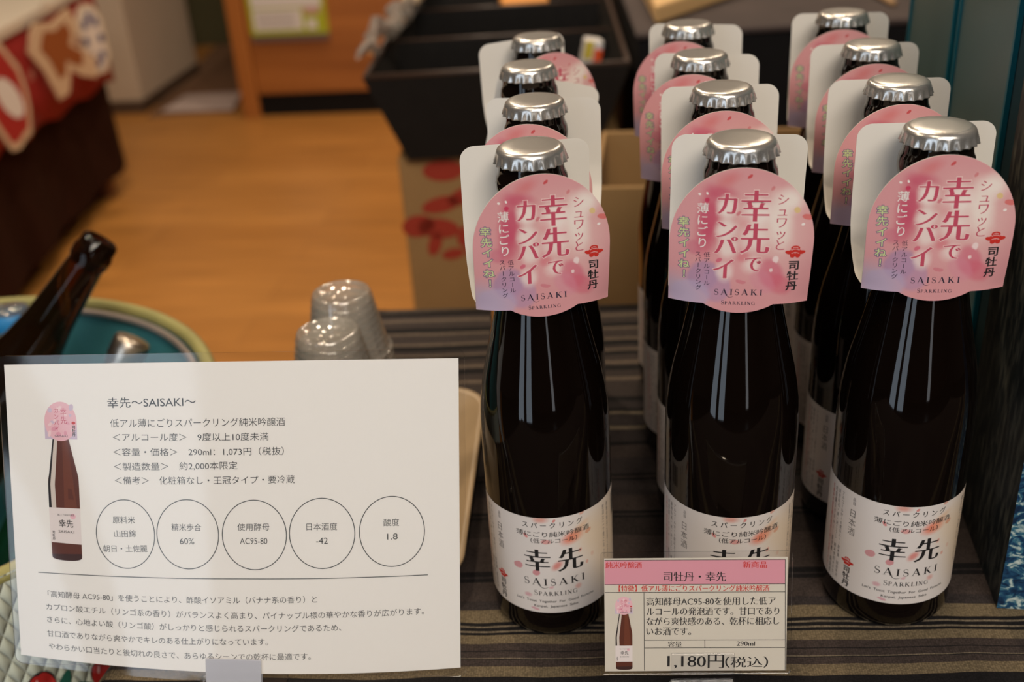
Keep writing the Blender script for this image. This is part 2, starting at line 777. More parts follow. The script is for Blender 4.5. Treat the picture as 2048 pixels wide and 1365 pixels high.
# ------------------------------------------------------------------ background furniture
# brown carpet in the recess and a pale mat on it
FLOORING = mat('brown carpet', (.20, .105, .055), .95, noise=.25, nscale=90, bump=.4, bscale=300)
mb = MB()
mb.box((-1.33, 4.12, .0002), (-1.0, 5.38, .006), FLOORING, None)  # thin darker brown strip laid over the recess floor
tag(mb.build('flooring'), 'dark brown carpet strip in the recess beside the wooden counter', 'flooring')
MAT_ = mat('pale pink mat', (.62, .50, .47), .9, noise=.12, nscale=25)
mb = MB()
vs = [(-1.286, 4.17), (-1.005, 4.13), (-1.016, 4.38), (-1.25, 4.40)]
mb.add([(x, y, .0065) for x, y in vs]+[(x, y, .012) for x, y in vs], [(3, 2, 1, 0), (4, 5, 6, 7), (0, 1, 5, 4), (1, 2, 6, 5), (2, 3, 7, 6), (3, 0, 4, 7)], MAT_)
tag(mb.build('floor_mat', bevel=.002), 'pale pinkish mat lying on the dark carpet at the foot of the counter', 'mat')


def wood_panel(name, c1, c2, sc=(3, 3, 40), rough=.45):
    mt, nt, b = newmat(name)
    tc = nt.nodes.new('ShaderNodeTexCoord')
    mp = nt.nodes.new('ShaderNodeMapping')
    mp.inputs['Scale'].default_value = sc
    nt.links.new(tc.outputs['Object'], mp.inputs[0])
    n = nt.nodes.new('ShaderNodeTexNoise')
    n.inputs['Scale'].default_value = 1
    n.inputs['Detail'].default_value = 4
    n.inputs['Distortion'].default_value = .4
    nt.links.new(mp.outputs[0], n.inputs[0])
    cr = nt.nodes.new('ShaderNodeValToRGB')
    cr.color_ramp.elements[0].position = .3
    cr.color_ramp.elements[0].color = (*c1, 1)
    cr.color_ramp.elements[1].position = .72
    cr.color_ramp.elements[1].color = (*c2, 1)
    nt.links.new(n.outputs['Fac'], cr.inputs[0])
    nt.links.new(cr.outputs[0], b.inputs['Base Color'])
    b.inputs['Roughness'].default_value = rough
    return mt


CW = wood_panel('orange brown counter wood', (.27, .085, .014), (.46, .165, .034), (1.2, 1.2, 26))
CWP = wood_panel('counter post wood', (.36, .12, .022), (.46, .165, .034), (30, 30, 1.5))
BLACK = mat('black recess', (.008, .0066, .006), .8, spec=.15)
ct = thing('counter', 'orange brown wooden counter with black toe kick behind the bare floor', 'counter', (-.932, 4.02, 0), R_(-7))
mb = MB()
mb.box((.055, .012, .085), (2.2, .6, .98), CW)
mb.build('front_panel', ct, bevel=.003)
mb = MB()
mb.box((.053, .022, 0), (2.2, .58, .0845), BLACK)
mb.build('toe_kick', ct)
mb = MB()
mb.box((-.01, 0, 0), (.052, .62, .98), CWP)
mb.build('corner_post', ct, bevel=.004)
mb = MB()
mb.box((-.03, -.03, .98), (2.23, .63, 1.01), CWP)
mb.build('counter_top', ct, bevel=.004)
# notice on the counter: white and yellow green, with a grey holder lip
pn = thing('counter_notice', 'white and lime green notice fixed to the front of the wooden counter', 'notice', (-.861, 4.0217, .3), R_(-7))
WPAP = mat('white notice paper', (.74, .70, .67), .6)
LIME = mat('lime green print', (.42, .46, .015), .6)
GREY = mat('grey notice lip', (.14, .09, .075), .5)
INKG = mat('pale grey print', (.42, .37, .36), .7)
PINK_P = mat('pink print', (.6, .34, .33), .6)
mb = MB()
mb.box((0, -.006, 0), (.285, 0, .42), LIME)
mb.box((.016, -.0075, .016), (.195, -.0061, .088), WPAP)
mb.box((.016, -.0075, .094), (.27, -.0061, .40), WPAP)
mb.box((.205, -.0075, .07), (.262, -.0061, .092), PINK_P)
mb.box((.21, -.0075, .016), (.245, -.0061, .05), WPAP)
for k in range(3):
    mb.box((.03, -.0082, .03+.018*k), (.17, -.0076, .036+.018*k), INKG)
mb.build('notice_sheet', pn)
mb = MB()
mb.box((0, -.012, -.024), (.285, 0, 0), GREY)
mb.build('holder_lip', pn, bevel=.002)

# draped table on the left with a red hanging cloth and three hanging cut-outs
dt = thing('draped_table', 'table under a dark brown cloth on the far left of the floor', 'table', (-1.6, 2.55, 0))
BRN = mat('dark brown cloth', (.026, .0075, .003), .95, noise=.25, nscale=12, bump=.3, bscale=400, spec=.12)
TOPW = mat('pale table edge', (.66, .58, .48), .5)
mb = MB()
x1, x0, y0, y1 = .43, -.6, -1.15, .745
# skirt: wavy drape down all four sides
per = []
for i in range(24):
    per.append((x1, y1+(y0-y1)*i/24))
for i in range(14):
    per.append((x1+(x0-x1)*i/14, y0))
for i in range(24):
    per.append((x0, y0+(y1-y0)*i/24))
for i in range(14):
    per.append((x0+(x1-x0)*i/14, y1))
n = len(per)
vs, fs = [], []
for zi, (z, am) in enumerate([(.600, 0), (.45, .003), (.25, .007), (.045, .012)]):
    for i, (x, y) in enumerate(per):
        a = am*math.sin(i*1.7)+am*.6*math.sin(i*.63+1)
        cx, cy = (1 if x >= x1-1e-6 else -1 if x <= x0+1e-6 else 0), (1 if y >= y1-1e-6 else -1 if y <= y0+1e-6 else 0)
        hz = z+(.03*(.5-.5*math.cos((y-y0)/(y1-y0)*3.1)) if zi == 3 else 0)
        vs.append((x+cx*a, y+cy*a, hz))
for r in range(3):
    for i in range(n):
        j = (i+1) % n
        fs.append((r*n+i, r*n+j, (r+1)*n+j, (r+1)*n+i))
fs.append(tuple(range(n-1, -1, -1)))
mb.add(vs, fs, BRN, False)
mb.build('table_skirt', dt)
mb = MB()
mb.box((x0-.03, y0-.03, .602), (x1+.036, y1+.03, .630), TOPW)
mb.build('tabletop', dt, bevel=.004)
LEGM = mat('reddish brown leg', (.17, .06, .025), .5)
for (x, y) in ((x1-.06, y1-.06), (x1-.06, y0+.06), (x0+.06, y1-.06), (x0+.06, y0+.06)):
    mb = MB()
    mb.box((x-.03, y-.03, 0), (x+.03, y+.03, .599), LEGM)
    mb.build('leg', dt, bevel=.003)
RED = blobs('red cloth with pale marks', (.30, .008, .006),
            [(rnd.uniform(0, 900), rnd.uniform(0, 250), rnd.uniform(8, 26), rnd.uniform(6, 18), rnd.uniform(0, 90), (.62, .33, .25), .55, .7) for _ in range(16)], .8, wob=20, wscale=.05)
mb = MB()
vs, fs, us = [], [], []
nu, prof = 40, [(.018, .6005), (.0255, .6000), (.029, .594), (.030, .55), (.032, .45), (.034, None)]
for i in range(nu+1):
    y = -.05-.55+1.34*i/nu
    zb = .40-.055*i/nu+.008*math.sin(i*.9)
    for (dx, z) in prof:
        zz = zb if z is None else z
        vs.append((x1+dx+(.004*math.sin(i*1.1) if zz < .5 else 0), y, zz))
        us.append((i/nu*900, (zz-.35)*900))
k = len(prof)
for i in range(nu):
    for j in range(k-1):
        fs.append((i*k+j, i*k+j+1, (i+1)*k+j+1, (i+1)*k+j))
mb.add([(x+dt.location.x, y+dt.location.y, z) for x, y, z in vs], fs, RED, True, us)
o = mb.build('red_cloth')
o.modifiers.new('thick', 'SOLIDIFY').thickness = .002
tag(o, 'red patterned cloth hanging over the edge of the brown draped table', 'cloth')


def plaque(name, label, outline, mats_layers, loc, yaw, thick=.008):
    """a flat hanging cut-out; outline in metres, extra layers drawn on the front"""
    bm = bmesh.new()
    outline = [(x*1.22, z) for x, z in outline]
    mats_layers = (mats_layers[0], [(mt, [([(x*1.22, z) for x, z in V], F) for V, F in sh]) for mt, sh in mats_layers[1]])
    f = bm.faces.new([bm.verts.new((x, 0, z)) for x, z in outline])
    r = bmesh.ops.extrude_face_region(bm, geom=[f])
    for e in r['geom']:
        if isinstance(e, bmesh.types.BMVert):
            e.co.y += thick
    bmesh.ops.recalc_face_normals(bm, faces=bm.faces)
    me = bpy.data.meshes.new(name)
    bm.to_mesh(me)
    bm.free()
    me.materials.append(mats_layers[0])
    o = bpy.data.objects.new(name, None)
    COL.objects.link(o)
    o.location = loc
    o.rotation_euler = (0, 0, yaw)
    link('card', me, o)
    mb = MB()
    for i, (mt, shapes) in enumerate(mats_layers[1]):
        for V, F in shapes:
            mb.add([(x, -.0008*(i+1), z) for x, z in V], F, mt)
    mb.build('print', o)
    mb = MB()
    top = max(z for _, z in outline)
    tube(mb, [(0, .004, top-.004), (0, .02, top+.03), (0, .05, .628-loc[2]+.004)], .0012, mats_layers[0])
    mb.build('hanging_cord', o)
    tag(o, label, 'ornament', 'cut-outs hanging on the red cloth')
    return o


CREAM = mat('cream card', (.66, .56, .42), .6)
BLUE = mat('blue ink', (.018, .025, .15), .6)
GOLDB = mat('amber brown print', (.28, .075, .015), .6)
REDP = mat('red print', (.36, .02, .015), .6)
BEIGE = mat('beige card', (.58, .40, .25), .6)
WHITEC = mat('white card', (.70, .62, .55), .6)
yawp = R_(60)
oct_ = [(-.017, .092), (.017, .092), (.036, .05), (.036, -.05), (.018, -.092), (-.018, -.092), (-.036, -.05), (-.036, .05)]
bl = [ellipse(.0215*math.sin(2*math.pi*i/8), .062*math.cos(2*math.pi*i/8), .0085, .0125, 0, 10) for i in range(8)]
plaque('hanging_ornament', 'cream octagonal cut-out with blue spots hanging on the red cloth', oct_,
       (CREAM, [(WHITEC, [poly_fan([(x*.8, z*.88) for x, z in oct_][::-1])]), (BLUE, [(v, [f[::-1] for f in fs]) for v, fs in bl])]), (-1.085, 3.05, .506), yawp)
gold = [(-.055, .085), (-.012, .075), (.035, .10), (.05, .055), (.03, .01), (.078, -.035), (.066, -.085), (.03, -.07), (.006, -.045), (-.012, -.10), (-.04, -.11), (-.06, -.03), (-.085, .02), (-.07, .06)]
plaque('hanging_ornament', 'cream edged cut-out with an amber middle and two points hanging on the red cloth', gold[::-1],
       (BEIGE, [(GOLDB, [poly_fan([(x*.62-.004, z*.62+.008) for x, z in gold])])]), (-1.075, 2.80, .528), yawp)
oval = [(.046*math.cos(2*math.pi*i/16), .12*math.sin(2*math.pi*i/16)+.01*math.sin(i*2.1)) for i in range(16)]
plaque('hanging_ornament', 'tall oval cut-out in red and white at the left end of the red cloth', oval,
       (BEIGE, [(REDP, [poly_fan([(x*.82, z*.85) for x, z in oval][::-1])]), (WHITEC, [ellipse(.005, -.005, .022, .05, 15, 14)])]), (-1.08, 2.42, .515), yawp)

# cartons and the black tray behind the display table
CARD = mat('carton board', (.32, .185, .07), .8, noise=.08, nscale=30)
CREDM = mat('carton red print', (.34, .03, .012), .8)


def carton(name, label, loc, yaw, w_, d_, h_, prints=(), openc=False, mt=CARD):
    o = thing(name, label, 'carton', loc, yaw)
    mb = MB()
    t = .005
    if openc:
        mb.box((0, 0, 0), (w_, d_, t), mt)
        mb.box((0, 0, t), (w_, t, h_), mt)
        mb.box((0, d_-t, t), (w_, d_, h_), mt)
        mb.box((0, t, t), (t, d_-t, h_), mt)
        mb.box((w_-t, t, t), (w_, d_-t, h_), mt)
    else:
        mb.box((0, 0, 0), (w_, d_, h_), mt)
    mb.build('board_walls', o, bevel=.0015)
    if prints:
        mb = MB()
        for V, F in prints:
            mb.add([(x, -.0008, z) for x, z in V], [f[::-1] for f in F], CREDM)
        mb.build('red_print', o)
    return o


pr = [ellipse(.052, .672, .024, .013, 0), ellipse(.046, .630, .024, .010, 12), ellipse(.075, .640, .022, .010, 22), ellipse(.016, .604, .020, .014, 8), ellipse(.040, .600, .026, .013, -8), ellipse(.034, .580, .008, .016, -20),
      ellipse(.055, .566, .014, .007, 10), ellipse(.075, .588, .016, .013, 60), ellipse(.086, .575, .018, .008, 30)]
carton('printed_carton', 'tan carton with red flower print standing under the black tray', (-.119, 1.23, 0), R_(-3), .262, .40, .689, pr)
carton('open_carton', 'open tan carton standing behind the middle bottles', (.075, .86, 0), R_(-9), .26, .16, .77, openc=True)

TRAYM = mat('black corrugated plastic', (.0085, .0068, .0056), .6, noise=.3, nscale=60, spec=.25)
RIMM = mat('brown black tray rim', (.05, .030, .022), .35)
bt = thing('black_tray', 'deep black tray with flared sides on top of the printed carton', 'tray', (.003, 1.2, .6935), R_(-3))
wt, wb, D_, H_ = .145, .107, .56, .098


def sloped(mb, x0t, x0b, y0t, y0b, x1t, x1b, y1t, y1b, zt, zb, mt):
    V = [(x0b, y0b, zb), (x1b, y0b, zb), (x1b, y1b, zb), (x0b, y1b, zb), (x0t, y0t, zt), (x1t, y0t, zt), (x1t, y1t, zt), (x0t, y1t, zt)]
    mb.add(V, [(0, 1, 5, 4), (1, 2, 6, 5), (2, 3, 7, 6), (3, 0, 4, 7), (3, 2, 1, 0)], mt)


mb = MB()
sloped(mb, -wt, -wb, 0, .012, wt, wb, D_, D_-.012, H_, .0005, TRAYM)
o = mb.build('tray_shell', bt)
md = o.modifiers.new('thick', 'SOLIDIFY')
md.thickness = .004
md.offset = 1
for (yy) in (.19, .385):
    mb = MB()
    mb.box((-wt+.012, yy, .006), (wt-.012, yy+.005, H_-.004), TRAYM)
    for q in range(22):
        mb.box((-wt+.018+q*.0122, yy-.002, .02), (-wt+.022+q*.0122, yy, H_-.012), TRAYM)
    tube(mb, [(-wt+.008, yy+.002, H_-.003), (wt-.008, yy+.002, H_-.003)], .0022, RIMM)
    mb.build('divider', bt)
mb = MB()
tube(mb, [(-wt, 0, H_), (wt, 0, H_), (wt, D_, H_), (-wt, D_, H_), (-wt, 0, H_)], .0035, RIMM)
mb.build('rim', bt)
# what lies in and on the tray
CLEAR = film('crumpled clear film', .14, (.95, .93, .9), .08, .34, (.86, .80, .74))
CREAMP = mat('cream wrapper', (.72, .52, .33), .5)
cb = thing('clear_bag', 'crumpled clear plastic bag over the left rim of the black tray', 'bag', (-.1215, 1.42, .8065), R_(-8))
mb = MB()
vs, fs = [], []
nu, nv = 22, 10
for i in range(nu+1):
    for k in range(nv):
        a = 2*math.pi*k/nv
        t = i/nu
        r = .0105*math.sin(math.pi*min(max(t, .04), .97))**.5*(1+.35*rnd.uniform(-1, 1))
        vs.append((r*1.0*math.cos(a)+.006*math.sin(i*.9), -.2+.44*t, r*1.2*math.sin(a)+.006*math.sin(i*1.3)+.006))
for i in range(nu):
    for k in range(nv):
        fs.append((i*nv+k, i*nv+(k+1) % nv, (i+1)*nv+(k+1) % nv, (i+1)*nv+k))
mb.add(vs, fs, CLEAR, False)
mb.build('film', cb)
mb = MB()
mb.box((-.009, .09, .006), (.016, .30, .018), CREAMP)
mb.build('cream_insert', cb, bevel=.004)
ORNG = mat('orange packet', (.75, .30, .05), .45)
mb = MB()
mb.box((0, 0, 0), (.07, .06, .085), ORNG, Matrix.Translation((.02, 1.655, .6965)) @ Matrix.Rotation(R_(4), 4, 'Z'))
tag(mb.build('orange_packet', bevel=.004), 'bright orange packet in the back compartment of the black tray', 'packet')
pk = thing('small_packet', 'small white and yellow packet with a red corner at the right of the black tray', 'packet', (.098, 1.27, .6975), R_(5))
mb = MB()
mb.box((-.011, 0, 0), (.011, .02, .106), mat('white packet', (.72, .68, .66), .4), Matrix.Rotation(R_(12), 4, 'Y'))
mb.build('wrapper', pk, bevel=.003)
mb = MB()
mb.box((-.0105, -.0015, .084), (-.001, .0, .104), mat('yellow print', (.65, .5, .05), .4), Matrix.Rotation(R_(12), 4, 'Y'))
mb.box((.001, -.0015, .074), (.0105, .0, .096), mat('orange red print', (.75, .09, .02), .4), Matrix.Rotation(R_(12), 4, 'Y'))
mb.build('print', pk)

# black draped table at the back right with a cream box and a dark bag on it
bk = thing('black_draped_table', 'black cloth covered table behind the middle and right bottles', 'table', (.164, 1.225, 0), R_(-3))
BLK = mat('black cloth', (.0075, .0072, .0078), .92, noise=.3, nscale=30, spec=.12)
GTOP = mat('purple grey cloth top', (.050, .036, .034), .9, noise=.35, nscale=25, bump=.3, bscale=300)
mb = MB()
mb.box((0, 0, .001), (1.0, .9, .808), BLK)
mb.build('table_skirt', bk, bevel=.004)
mb = MB()
mb.box((-.003, -.003, .809), (1.003, .903, .816), GTOP)
mb.build('cloth_top', bk, bevel=.003)
bx = thing('cream_box', 'flat cream and orange paper box lying on the black cloth table', 'box', (.187, 1.255, .8165), 0)
KRAFT = mat('cream kraft', (.74, .47, .21), .55, noise=.05)
PALEG = mat('pale green print', (.45, .50, .33), .6)
kite = [(0, 0), (.165, .185), (.135, .30), (.012, .245)]
mb = MB()
mb.add([(x, y, 0) for x, y in kite]+[(x, y, .022) for x, y in kite], [(3, 2, 1, 0), (4, 5, 6, 7), (0, 1, 5, 4), (1, 2, 6, 5), (2, 3, 7, 6), (3, 0, 4, 7)], KRAFT)
mb.build('box_body', bx, bevel=.004)
mb = MB()
ins_ = [(.014, .045), (.130, .175), (.110, .265), (.024, .222)]
mb.add([(x, y, .0226) for x, y in ins_], [(0, 1, 2, 3)], mat('cream panel', (.72, .56, .33), .6))
for k in range(3):
    mb.box((.035+.012*k, .10+.03*k, .0229), (.085+.012*k, .112+.03*k, .0233), PALEG)
mb.build('printed_panel', bx)
db = thing('dark_pouch', 'dark soft pouch with thin handle cords lying on the black cloth table', 'bag', (.50, 1.60, .8165), R_(10))
mb = MB()
vs, fs = [], []
for i in range(9):
    for k in range(16):
        a = 2*math.pi*k/16
        ph = math.pi/2*i/8
        r = math.cos(ph)**.6
        vs.append((.13*r*math.cos(a), .09*r*math.sin(a), .05*math.sin(ph)*(1+.1*math.sin(3*a))))
for i in range(8):
    for k in range(16):
        fs.append((i*16+k, i*16+(k+1) % 16, (i+1)*16+(k+1) % 16, (i+1)*16+k))
fs.append(tuple(range(15, -1, -1)))
mb.add(vs, fs, mat('dark grey fabric', (.022, .017, .017), .8), True)
mb.build('pouch_body', db)
mb = MB()
tube(mb, [(-.06, -.075, .03), (-.05, -.105, .012), (0, -.12, .006), (.05, -.105, .012), (.06, -.075, .03)], .004, RIMM)
mb.build('handle_cord', db)
mb = MB()
tube(mb, [(.463, 1.27, .8205), (.462, 1.46, .8205)], .004, mat('pale stick wood', (.42, .25, .12), .6))
tag(mb.build('wooden_stick'), 'thin pale wooden stick lying on the black cloth table', 'stick')

# ------------------------------------------------------------------ display table and striped cloth
TBL = [(-.108, .757), (.56, .69), (.53, .09), (-.268, .09)]
tb = thing('display_table', 'wooden display table hidden under the striped cloth and carrying the bottles', 'table', (0, 0, 0))
TW = mat('plain table wood', (.30, .17, .08), .5, noise=.1)
mb = MB()
ins = [(-.100, .748), (.55, .682), (.522, .098), (-.256, .098)]
mb.add([(x, y, T-.03) for x, y in ins]+[(x, y, T-.0028) for x, y in ins], [(0, 1, 2, 3), (7, 6, 5, 4), (0, 4, 5, 1), (1, 5, 6, 2), (2, 6, 7, 3), (3, 7, 4, 0)], TW)
mb.build('tabletop', tb)
for (x, y) in ((-.075, .70), (.50, .64), (.48, .14), (-.20, .14)):
    mb = MB()
    mb.box((x-.022, y-.022, 0), (x+.022, y+.022, T-.03), TW)
    mb.build('leg', tb, bevel=.003)


def striped():
    mt, nt, b = newmat('striped handwoven cloth')
    tc = nt.nodes.new('ShaderNodeTexCoord')
    mp = nt.nodes.new('ShaderNodeMapping')
    mp.inputs['Rotation'].default_value = (0, 0, R_(4.6))
    mp.inputs['Location'].default_value = (0, -.0024, 0)
    nt.links.new(tc.outputs['Object'], mp.inputs[0])
    n = nt.nodes.new('ShaderNodeTexNoise')
    n.inputs['Scale'].default_value = 22
    n.inputs['Detail'].default_value = 2
    nt.links.new(mp.outputs[0], n.inputs['Vector'])
    sep = nt.nodes.new('ShaderNodeSeparateXYZ')
    nt.links.new(mp.outputs[0], sep.inputs[0])
    wob = nt.nodes.new('ShaderNodeMath')
    wob.operation = 'MULTIPLY_ADD'
    wob.inputs[1].default_value = .0048
    nt.links.new(n.outputs['Fac'], wob.inputs[0])
    nt.links.new(sep.outputs['Y'], wob.inputs[2])
    K, G, TN, BR, LT = (.010, .009, .010), (.036, .029, .029), (.170, .132, .080), (.052, .039, .035), (.19, .155, .11)
    BK = (.030, .023, .021)

    def ramp(fac, seq):
        cr = nt.nodes.new('ShaderNodeValToRGB')
        cr.color_ramp.interpolation = 'CONSTANT'
        els = cr.color_ramp.elements
        els[0].position, els[0].color = 0, (*seq[0][1], 1)
        els[1].position, els[1].color = seq[1][0], (*seq[1][1], 1)
        for p, c in seq[2:]:
            e = els.new(p)
            e.color = (*c, 1)
        nt.links.new(fac, cr.inputs[0])
        return cr.outputs[0]

    def rng(lo, hi):
        mr = nt.nodes.new('ShaderNodeMapRange')
        mr.inputs['From Min'].default_value = lo
        mr.inputs['From Max'].default_value = hi
        nt.links.new(wob.outputs[0], mr.inputs[0])
        return mr.outputs[0]
    front = [(.30, BR), (.315, TN), (.323, BR), (.338, K), (.361, TN), (.3675, BR), (.3715, K), (.3722, LT), (.3730, BR), (.3770, K), (.3778, BR), (.3825, TN), (.3884, K), (.3900, LT), (.3910, K), (.3935, LT), (.3947, K), (.397, TN), (.4055, G), (.412, BR),
             (.426, K), (.4290, G), (.4302, K), (.4345, BR)]
    fr = ramp(rng(.30, .45), [((p-.30)/.15, c) for p, c in front])
    mid = [(.45, BR), (.462, BK), (.477, K), (.4795, BR), (.481, K), (.4835, BR), (.498, G), (.513, K), (.5155, BR), (.517, K), (.5195, G), (.535, BR), (.548, K), (.552, G), (.566, LT), (.569, G), (.584, LT), (.587, K), (.591, G)]
    md = ramp(rng(.45, .60), [((p-.45)/.15, c) for p, c in mid])
    GB, LB = (.050, .039, .036), (.150, .115, .088)
    bkl = [(.60, K), (.606, GB), (.6275, LB), (.632, GB), (.641, K), (.648, GB), (.650, LB), (.654, GB), (.662, K), (.668, LB), (.671, GB), (.676, K), (.684, LB), (.688, GB), (.701, LB), (.705, K), (.712, GB), (.7225, LB), (.727, GB), (.734, K), (.739, LB), (.745, GB)]
    bk = ramp(rng(.60, .76), [((p-.60)/.16, c) for p, c in bkl])

    def pick(lim, a, b_):
        g = nt.nodes.new('ShaderNodeMath')
        g.operation = 'GREATER_THAN'
        g.inputs[1].default_value = lim
        nt.links.new(wob.outputs[0], g.inputs[0])
        m_ = nt.nodes.new('ShaderNodeMix')
        m_.data_type = 'RGBA'
        nt.links.new(g.outputs[0], m_.inputs[0])
        nt.links.new(a, m_.inputs[6])
        nt.links.new(b_, m_.inputs[7])
        return m_.outputs[2]
    stripes = pick(.60, pick(.45, fr, md), bk)
    # weave: fine dotted threads
    m2 = nt.nodes.new('ShaderNodeMapping')
    m2.inputs['Scale'].default_value = (900, 1250, 1)
    nt.links.new(mp.outputs[0], m2.inputs[0])
    vo = nt.nodes.new('ShaderNodeTexVoronoi')
    vo.inputs['Scale'].default_value = 1
    vo.inputs['Randomness'].default_value = .45
    nt.links.new(m2.outputs[0], vo.inputs['Vector'])
    rp = nt.nodes.new('ShaderNodeMapRange')
    rp.inputs['From Min'].default_value = .15
    rp.inputs['From Max'].default_value = .75
    rp.inputs['To Min'].default_value = 1.5
    rp.inputs['To Max'].default_value = .38
    nt.links.new(vo.outputs['Distance'], rp.inputs[0])
    mx = nt.nodes.new('ShaderNodeMix')
    mx.data_type = 'RGBA'
    mx.blend_type = 'MULTIPLY'
    mx.inputs[0].default_value = .75
    nt.links.new(stripes, mx.inputs[6])
    nt.links.new(rp.outputs[0], mx.inputs[7])
    nt.links.new(mx.outputs[2], b.inputs['Base Color'])
    b.inputs['Roughness'].default_value = .9
    b.inputs['Specular IOR Level'].default_value = .2
    bp = nt.nodes.new('ShaderNodeBump')
    bp.inputs['Strength'].default_value = .5
    bp.inputs['Distance'].default_value = .0006
    bp.invert = True
    nt.links.new(vo.outputs['Distance'], bp.inputs['Height'])
    nt.links.new(bp.outputs['Normal'], b.inputs['Normal'])
    return mt


mb = MB()
nx, ny = 40, 36
vs, fs = [], []
STR = striped()
for j in range(ny+1):
    for i in range(nx+1):
        u, v_ = i/nx, j/ny
        a = Vector(TBL[3])*(1-u)+Vector(TBL[2])*u
        c = Vector(TBL[0])*(1-u)+Vector(TBL[1])*u
        p = a*(1-v_)+c*v_
        vs.append((p.x, p.y, T))
for j in range(ny):
    for i in range(nx):
        k = j*(nx+1)+i
        fs.append((k, k+1, k+nx+2, k+nx+1))
# hanging borders
edge = [j*(nx+1) for j in range(ny+1)][::-1]+list(range(1, nx+1))+[j*(nx+1)+nx for j in range(1, ny+1)]+[ny*(nx+1)+i for i in range(nx-1, 0, -1)]
prev = edge
ctr = Vector((.17, .42, 0))
for ri, (dz, outw) in enumerate([(-.004, .004), (-.02, .006), (-.10, .008), (-.22, .011)]):
    cur = []
    for q, e in enumerate(edge):
        p = Vector(vs[e])
        d = Vector((p.x-ctr.x, p.y-ctr.y, 0)).normalized()
        o_ = outw+(.004*math.sin(q*.8) if ri > 1 else 0)
        vs.append((p.x+d.x*o_, p.y+d.y*o_, T+dz))
        cur.append(len(vs)-1)
    for q in range(len(edge)):
        q2 = (q+1) % len(edge)
        fs.append((prev[q], prev[q2], cur[q2], cur[q]))
    prev = cur
mb.add(vs, fs, STR, True)
clo = mb.build('tablecloth')
tag(clo, 'striped black brown and tan woven cloth covering the display table', 'tablecloth')
clo.modifiers.new('thick', 'SOLIDIFY').thickness = .0012

# ------------------------------------------------------------------ sake bottle
RB = .0289
PROF = [(0, .003), (.018, .0015), (.0245, 0), (.0272, .0012), (.0286, .004), (.0289, .008), (.0289, .098), (.0287, .106), (.0281, .114), (.0270, .122), (.0255, .130), (.0236, .138), (.0216, .147),
        (.0199, .155), (.0183, .163), (.0167, .173), (.0154, .184), (.0144, .195), (.0137, .205), (.01345, .2085), (.0140, .2105), (.01455, .2125), (.01465, .215), (.0142, .2175), (.0134, .2190), (.0131, .2215), (.0130, .2270)]


def bottle_r(z):
    for (r0, z0), (r1, z1) in zip(PROF[5:], PROF[6:]):
        if z0 <= z <= z1:
            return r0+(r1-r0)*(z-z0)/max(1e-9, z1-z0)
    return RB


mt, nt, b = newmat('dark brown bottle glass')
b.inputs['Base Color'].default_value = (.0035, .0018, .0012, 1)
b.inputs['Roughness'].default_value = .045
b.inputs['IOR'].default_value = 1.5
b.inputs['Specular IOR Level'].default_value = .5
GLASS = mt
CAPM = mat('silver crown cap', (.66, .65, .63), .24, .82, noise=.03, nscale=300, bump=.06, bscale=2500)

INK = mat('black ink', (.012, .011, .012), .6)
NAVY = mat('navy ink', (.02, .016, .04), .6)
REDI = mat('red ink', (.56, .022, .014), .6)
ROSE = mat('rose pink ink', (.52, .065, .12), .6)
WHITEI = mat('white ink', (.80, .76, .74), .6)
HALOW = mat('soft white halo', (.82, .62, .60), .6)
HALO = mat('purple halo ink', (.20, .12, .25), .6)
GREENI = mat('pale green ink', (.58, .66, .30), .6)
PALEI = mat('pale pink ink', (.72, .42, .42), .6)
PALEB = mat('white back of card', (.76, .73, .68), .6)
GREYI = mat('grey ink', (.09, .08, .085), .6)

